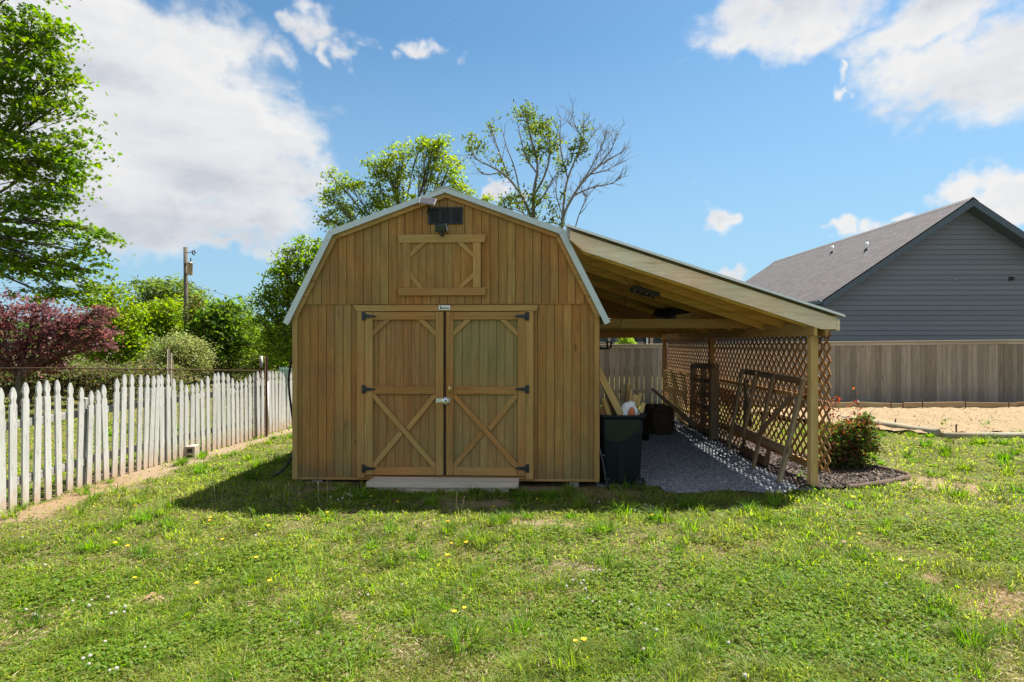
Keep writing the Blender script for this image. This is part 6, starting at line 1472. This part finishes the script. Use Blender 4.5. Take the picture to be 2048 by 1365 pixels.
# trees behind the shed
d = 24
bb = [B(665, 395, d, 28, 22), B(660, 440, d, 26, 18), B(700, 370, d, 28, 24), B(700, 430, d, 46, 30), B(745, 390, d, 34, 34), B(765, 330, d, 26, 26), B(745, 335, d, 18, 20), B(800, 310, d, 30, 28), B(790, 350, d, 36, 30), B(840, 290, d, 16, 14), B(865, 300, d, 34, 30), B(900, 330, d, 34, 34), B(850, 350, d, 40, 30), B(915, 370, d, 26, 22), B(800, 400, d, 60, 24), B(940, 385, d, 16, 10), B(880, 290, d, 26, 20), B(970, 395, d, 14, 10), B(660, 350, d, 12, 12), B(725, 450, d, 60, 30), B(850, 450, d, 70, 30)]
c0 = at(800, 760, d)
make_tree('sweetgum_tree', 'tall yellow-green tree rising behind the shed roof', 'tree', (c0.x, d, 0), .22, bb, 500, 24, .34, .105, [(.165, .215, .022), (.185, .23, .03), (.135, .185, .02)], MAPLE, trunk_top=at(800, 520, d), limb_r=.2, flat=.55, leafm='leaf_far')
def wander(a, b, n, amp):
    a = Vector(a); b = Vector(b); o1 = Vector((random.gauss(0, amp), random.gauss(0, amp), random.gauss(0, amp * .6))) * (b - a).length
    return [a.lerp(b, i / n) + o1 * math.sin(PI * i / n) + Vector((random.gauss(0, .012), random.gauss(0, .012), random.gauss(0, .012))) * (b - a).length * (0 < i < n) for i in range(n + 1)]
def bare_tree(name, label, base, stems, d, r0, pal, leaf_at, nleaf, twig_n=5, twig_l=.9):
    """open tree drawn branch by branch: stems are pixel polylines with a start radius"""
    base = Vector(base); base.z = gzf(base.x, base.y) - .05
    t = thing(name, base, label, 'tree', 0, 'open trees behind the shed')
    w = MB(); tips = []; w2 = MB()
    for si, (pts, r) in enumerate(stems):
        dj = random.uniform(-.8, .8) * (si > 0)
        q = [at(x, y, d + dj * i / len(pts)) for i, (x, y) in enumerate(pts)]; fine = []
        for i in range(len(q) - 1):
            p0, p1, p2, p3 = q[max(i - 1, 0)], q[i], q[i + 1], q[min(i + 2, len(q) - 1)]
            for j in range(4):
                s = j / 4; fine.append(.5 * (2 * p1 + (p2 - p0) * s + (2 * p0 - 5 * p1 + 4 * p2 - p3) * s * s + (3 * p1 - p0 - 3 * p2 + p3) * s ** 3))
        fine.append(q[-1]); m = len(fine); (w if si == 0 else w2).tube(fine, [r * .72 * (1 - .85 * i / (m - 1)) + .006 for i in range(m)], 7)
        for i in range(max(1, m // 4), m):
            for k in range(twig_n):
                if random.random() < .55:
                    dv = (fine[i] - fine[i - 1]).normalized() + Vector((random.gauss(0, .7), random.gauss(0, .7), random.gauss(.25, .5))); dv.normalize(); L = twig_l * random.uniform(.3, 1.1) * (1 - .4 * i / m)
                    e = fine[i] + dv * L; w2.tube(wander(fine[i], e, 4, .06), [.012, .010, .008, .006, .004], 4)
                    for kk in range(2):
                        if random.random() < .7: f_ = fine[i].lerp(e, random.uniform(.4, .9)); e2 = f_ + (dv + Vector((random.gauss(0, .6), random.gauss(0, .6), random.gauss(.2, .4)))) * L * .4; w2.tube([f_, (f_ + e2) / 2 + Vector((0, 0, .02)), e2], [.007, .006, .004], 4); tips.append((e2, si))
                    tips.append((e, si))
    w.build('trunk', M['bark_grey'], t); w2.build('limbs', M['bark_grey'], t)
    ps = []
    for (px, py, rx, ry, nn) in leaf_at:
        c = at(px, py, d); k = d / FPX; m = int(nn * 1.7) // 9; cs = np.array(c) + rng.normal(size=(m, 3)) * np.array([rx, (rx + ry) / 2, ry]) * k * .5
        P = np.repeat(cs, 9, 0) + rng.normal(size=(m * 9, 3)) * .12; nr = rng.normal(size=(len(P), 3)); nr[:, 2] += .5; nr /= np.linalg.norm(nr, axis=1)[:, None]
        ps.append(leafy(P, nr, .14 * rng.uniform(.6, 1.3, len(P)), palette(len(P), np.array(pal), .25), OVAL))
    if ps:
        V, F, C = join(ps); npmesh('foliage', V, F, M['leaf_far'], C, t)
    return t
d = 23; b0 = at(1066, 760, d)
S1 = [([(1066, 760), (1066, 600), (1064, 470), (1066, 430), (1068, 380), (1075, 330), (1060, 270), (1052, 225)], .16), ([(1064, 440), (1045, 395), (1015, 355), (985, 335), (955, 320), (940, 300)], .085), ([(1068, 390), (1090, 350), (1100, 300), (1095, 250)], .06), ([(1018, 357), (1000, 310), (985, 265), (980, 250)], .045), ([(1040, 390), (1030, 340), (1012, 290), (1005, 262)], .045), ([(1072, 345), (1050, 310), (1040, 270), (1035, 245)], .04), ([(1066, 420), (1085, 395), (1105, 360), (1125, 330)], .045), ([(1000, 345), (975, 350), (958, 345)], .03), ([(1064, 455), (1050, 430), (1030, 420), (1010, 415)], .035), ([(1095, 320), (1110, 290), (1115, 262)], .03)]
L1 = [(945, 285, 16, 20, 110), (965, 300, 18, 10, 50), (985, 255, 10, 18, 60), (1050, 230, 26, 16, 180), (1070, 255, 30, 22, 240), (1095, 250, 18, 24, 140), (1080, 290, 30, 26, 230), (1060, 310, 22, 22, 110), (1110, 290, 18, 18, 110), (1040, 395, 20, 20, 90), (1010, 345, 16, 10, 50), (1070, 400, 16, 24, 120), (1025, 408, 30, 14, 120), (1085, 385, 12, 16, 60), (990, 320, 14, 10, 40), (1120, 330, 14, 14, 50), (1010, 400, 24, 12, 80), (1066, 430, 14, 20, 90)]
bare_tree('thin_leafed_tree', 'open tree with sparse small leaves on grey branches behind the shed roof', (b0.x, d, 0), S1, d, .16, [(.095, .14, .022), (.115, .15, .03), (.13, .15, .035)], L1, 9, 2, .8)
d = 22; b0 = at(1122, 760, d)
S2 = [([(1122, 760), (1122, 600), (1123, 470), (1128, 430), (1145, 395), (1165, 365), (1195, 335), (1225, 315), (1245, 305)], .11), ([(1124, 452), (1128, 400), (1135, 360), (1150, 320), (1165, 280), (1168, 240)], .07), ([(1150, 390), (1185, 375), (1220, 368), (1250, 352)], .045), ([(1160, 372), (1185, 330), (1205, 290), (1212, 265)], .04), ([(1136, 358), (1125, 320), (1120, 280), (1122, 235)], .04), ([(1195, 335), (1222, 300), (1232, 270)], .03), ([(1128, 440), (1118, 410), (1112, 380), (1118, 340)], .035), ([(1148, 466), (1158, 430), (1172, 400), (1170, 390)], .03), ([(1150, 322), (1170, 295), (1190, 262)], .03), ([(1178, 350), (1215, 340), (1240, 325)], .03), ([(1166, 280), (1150, 250), (1145, 232)], .025)]
L2 = [(1165, 285, 18, 18, 110), (1150, 310, 14, 18, 70), (1125, 340, 12, 18, 50), (1130, 390, 8, 14, 36), (1108, 420, 14, 16, 60), (1170, 262, 10, 14, 36), (1122, 450, 10, 12, 36), (1100, 445, 16, 10, 50)]
bare_tree('bare_tree', 'nearly bare tree with curving grey branches behind the lean-to roof', (b0.x, d, 0), S2, d, .11, [(.075, .11, .03), (.10, .12, .035)], L2, 9, 3, 1.0)
# small bush by the porch house and rose shrub in the mulch
c0 = at(1252, 700, 20)
make_tree('porch_shrub', 'bright yellow-green bush rising behind the privacy fence by the porch', 'shrub', (c0.x, 20, 0), .03, [B(1252, 678, 20, 13, 9), B(1248, 690, 20, 15, 10), B(1260, 688, 20, 10, 8)], 46, 34, .15, .07, [(.16, .22, .03), (.19, .25, .04)], OVAL, leafm='leaf_far', twigs=False)
d = 7.45; c0 = gpt(1695, 938)
rose = [B(1650, 890, d, 14, 30, .16), B(1745, 890, d, 16, 20, .14), B(1725, 840, d, 20, 16, .16), B(1690, 905, d, 38, 30, .26), B(1665, 880, d, 24, 34, .22), B(1715, 880, d, 28, 36, .24), B(1690, 860, d, 36, 26, .26), B(1735, 865, d, 18, 16, .14), B(1668, 920, d, 24, 18, .2), B(1715, 915, d, 26, 18, .2)]
sh = make_tree('rose_shrub', 'rose shrub with dark leaves and red new shoots in the mulch bed', 'shrub', (c0.x, c0.y + .12, 0), .02, rose, 290, 24, .085, .045, [(.065, .115, .02), (.085, .14, .02), (.05, .09, .02), (.15, .18, .025), (.16, .09, .04)], OVAL, stems=[((c0.x + dx * .3, c0.y + .12, gzf(c0.x, c0.y)), (c0.x + dx, c0.y + .12 + dy, .42), .012) for dx, dy in ((-.15, 0), (0, .1), (.14, -.05), (.05, .0))], leafm='leaf', part='foliage')
ps = []
for (px, py, rx, ry, nn) in ((1660, 815, 12, 16, 55), (1670, 800, 10, 8, 24), (1712, 815, 9, 20, 46), (1725, 838, 18, 10, 46), (1668, 835, 14, 8, 30), (1700, 845, 12, 10, 36), (1690, 895, 34, 12, 90), (1660, 895, 14, 14, 46), (1720, 905, 20, 10, 50), (1655, 890, 10, 10, 26), (1740, 850, 14, 8, 24), (1690, 918, 20, 8, 40), (1690, 860, 26, 14, 50), (1730, 885, 14, 12, 30), (1668, 915, 14, 8, 26), (1700, 880, 20, 14, 40)):
    c = np.array(at(px, py, d - .12)); P = c + rng.normal(size=(nn, 3)) * np.array([rx, 14, ry]) * d / FPX * .6; nr = rng.normal(size=(nn, 3)); nr[:, 2] += .6; nr /= np.linalg.norm(nr, axis=1)[:, None]
    ps.append(leafy(P, nr, .042 * rng.uniform(.6, 1.3, nn), palette(nn, np.array([(.22, .055, .03), (.17, .04, .03), (.30, .10, .04), (.14, .05, .035)]), .2), OVAL))
V, F, C = join(ps); npmesh('red_foliage', V, F, M['leaf'], C, sh)
w = MB()
for px, py, px2, py2 in ((1662, 880, 1658, 800), (1668, 880, 1672, 798), (1708, 870, 1712, 798), (1720, 870, 1728, 830), (1690, 880, 1700, 838), (1715, 880, 1745, 845)):
    w.tube(wander(at(px, py, d), at(px2, py2, d - .1), 6, .05), [.005, .0045, .004, .0035, .003, .0025, .002], 5)
w.build('canes', simple('cane', (.16, .07, .045), .7), sh)
# weeds along the sand bed and post foot
for i, (px, py, lb) in enumerate(((1890, 848, 'yellow flowering weed at the corner of the sand bed'), (1975, 848, 'small green weed sprouting from the sand'), (1990, 876, 'low leafy weed against the straight front timber'), (1640, 985, 'small pale weed growing at the foot of the corner post'), (1606, 948, 'tiny bright weed in the mulch beside the corner post'))):
    g = gpt(px, py + 12) if i > 1 else at(px, py + 8, 10.6); g.z = gzf(g.x, g.y) + (.12 if i < 2 else .02); m = 40
    P = np.array(g) + np.abs(rng.normal(size=(m, 3))) * np.array([0, 0, .07]) + rng.normal(size=(m, 3)) * np.array([.07, .05, .0]); nr = rng.normal(size=(m, 3)); nr[:, 2] += .7; nr /= np.linalg.norm(nr, axis=1)[:, None]
    pal = [(.22, .22, .02), (.12, .17, .03)] if i == 0 else [(.10, .17, .03), (.13, .19, .04)]
    V, F, C = leafy(P, nr, .045 * rng.uniform(.6, 1.3, m), palette(m, np.array(pal)), OVAL); tag(npmesh('weed_foliage', V, F, M['leaf'], C), lb, 'weed', 'weeds near the sand and mulch beds')
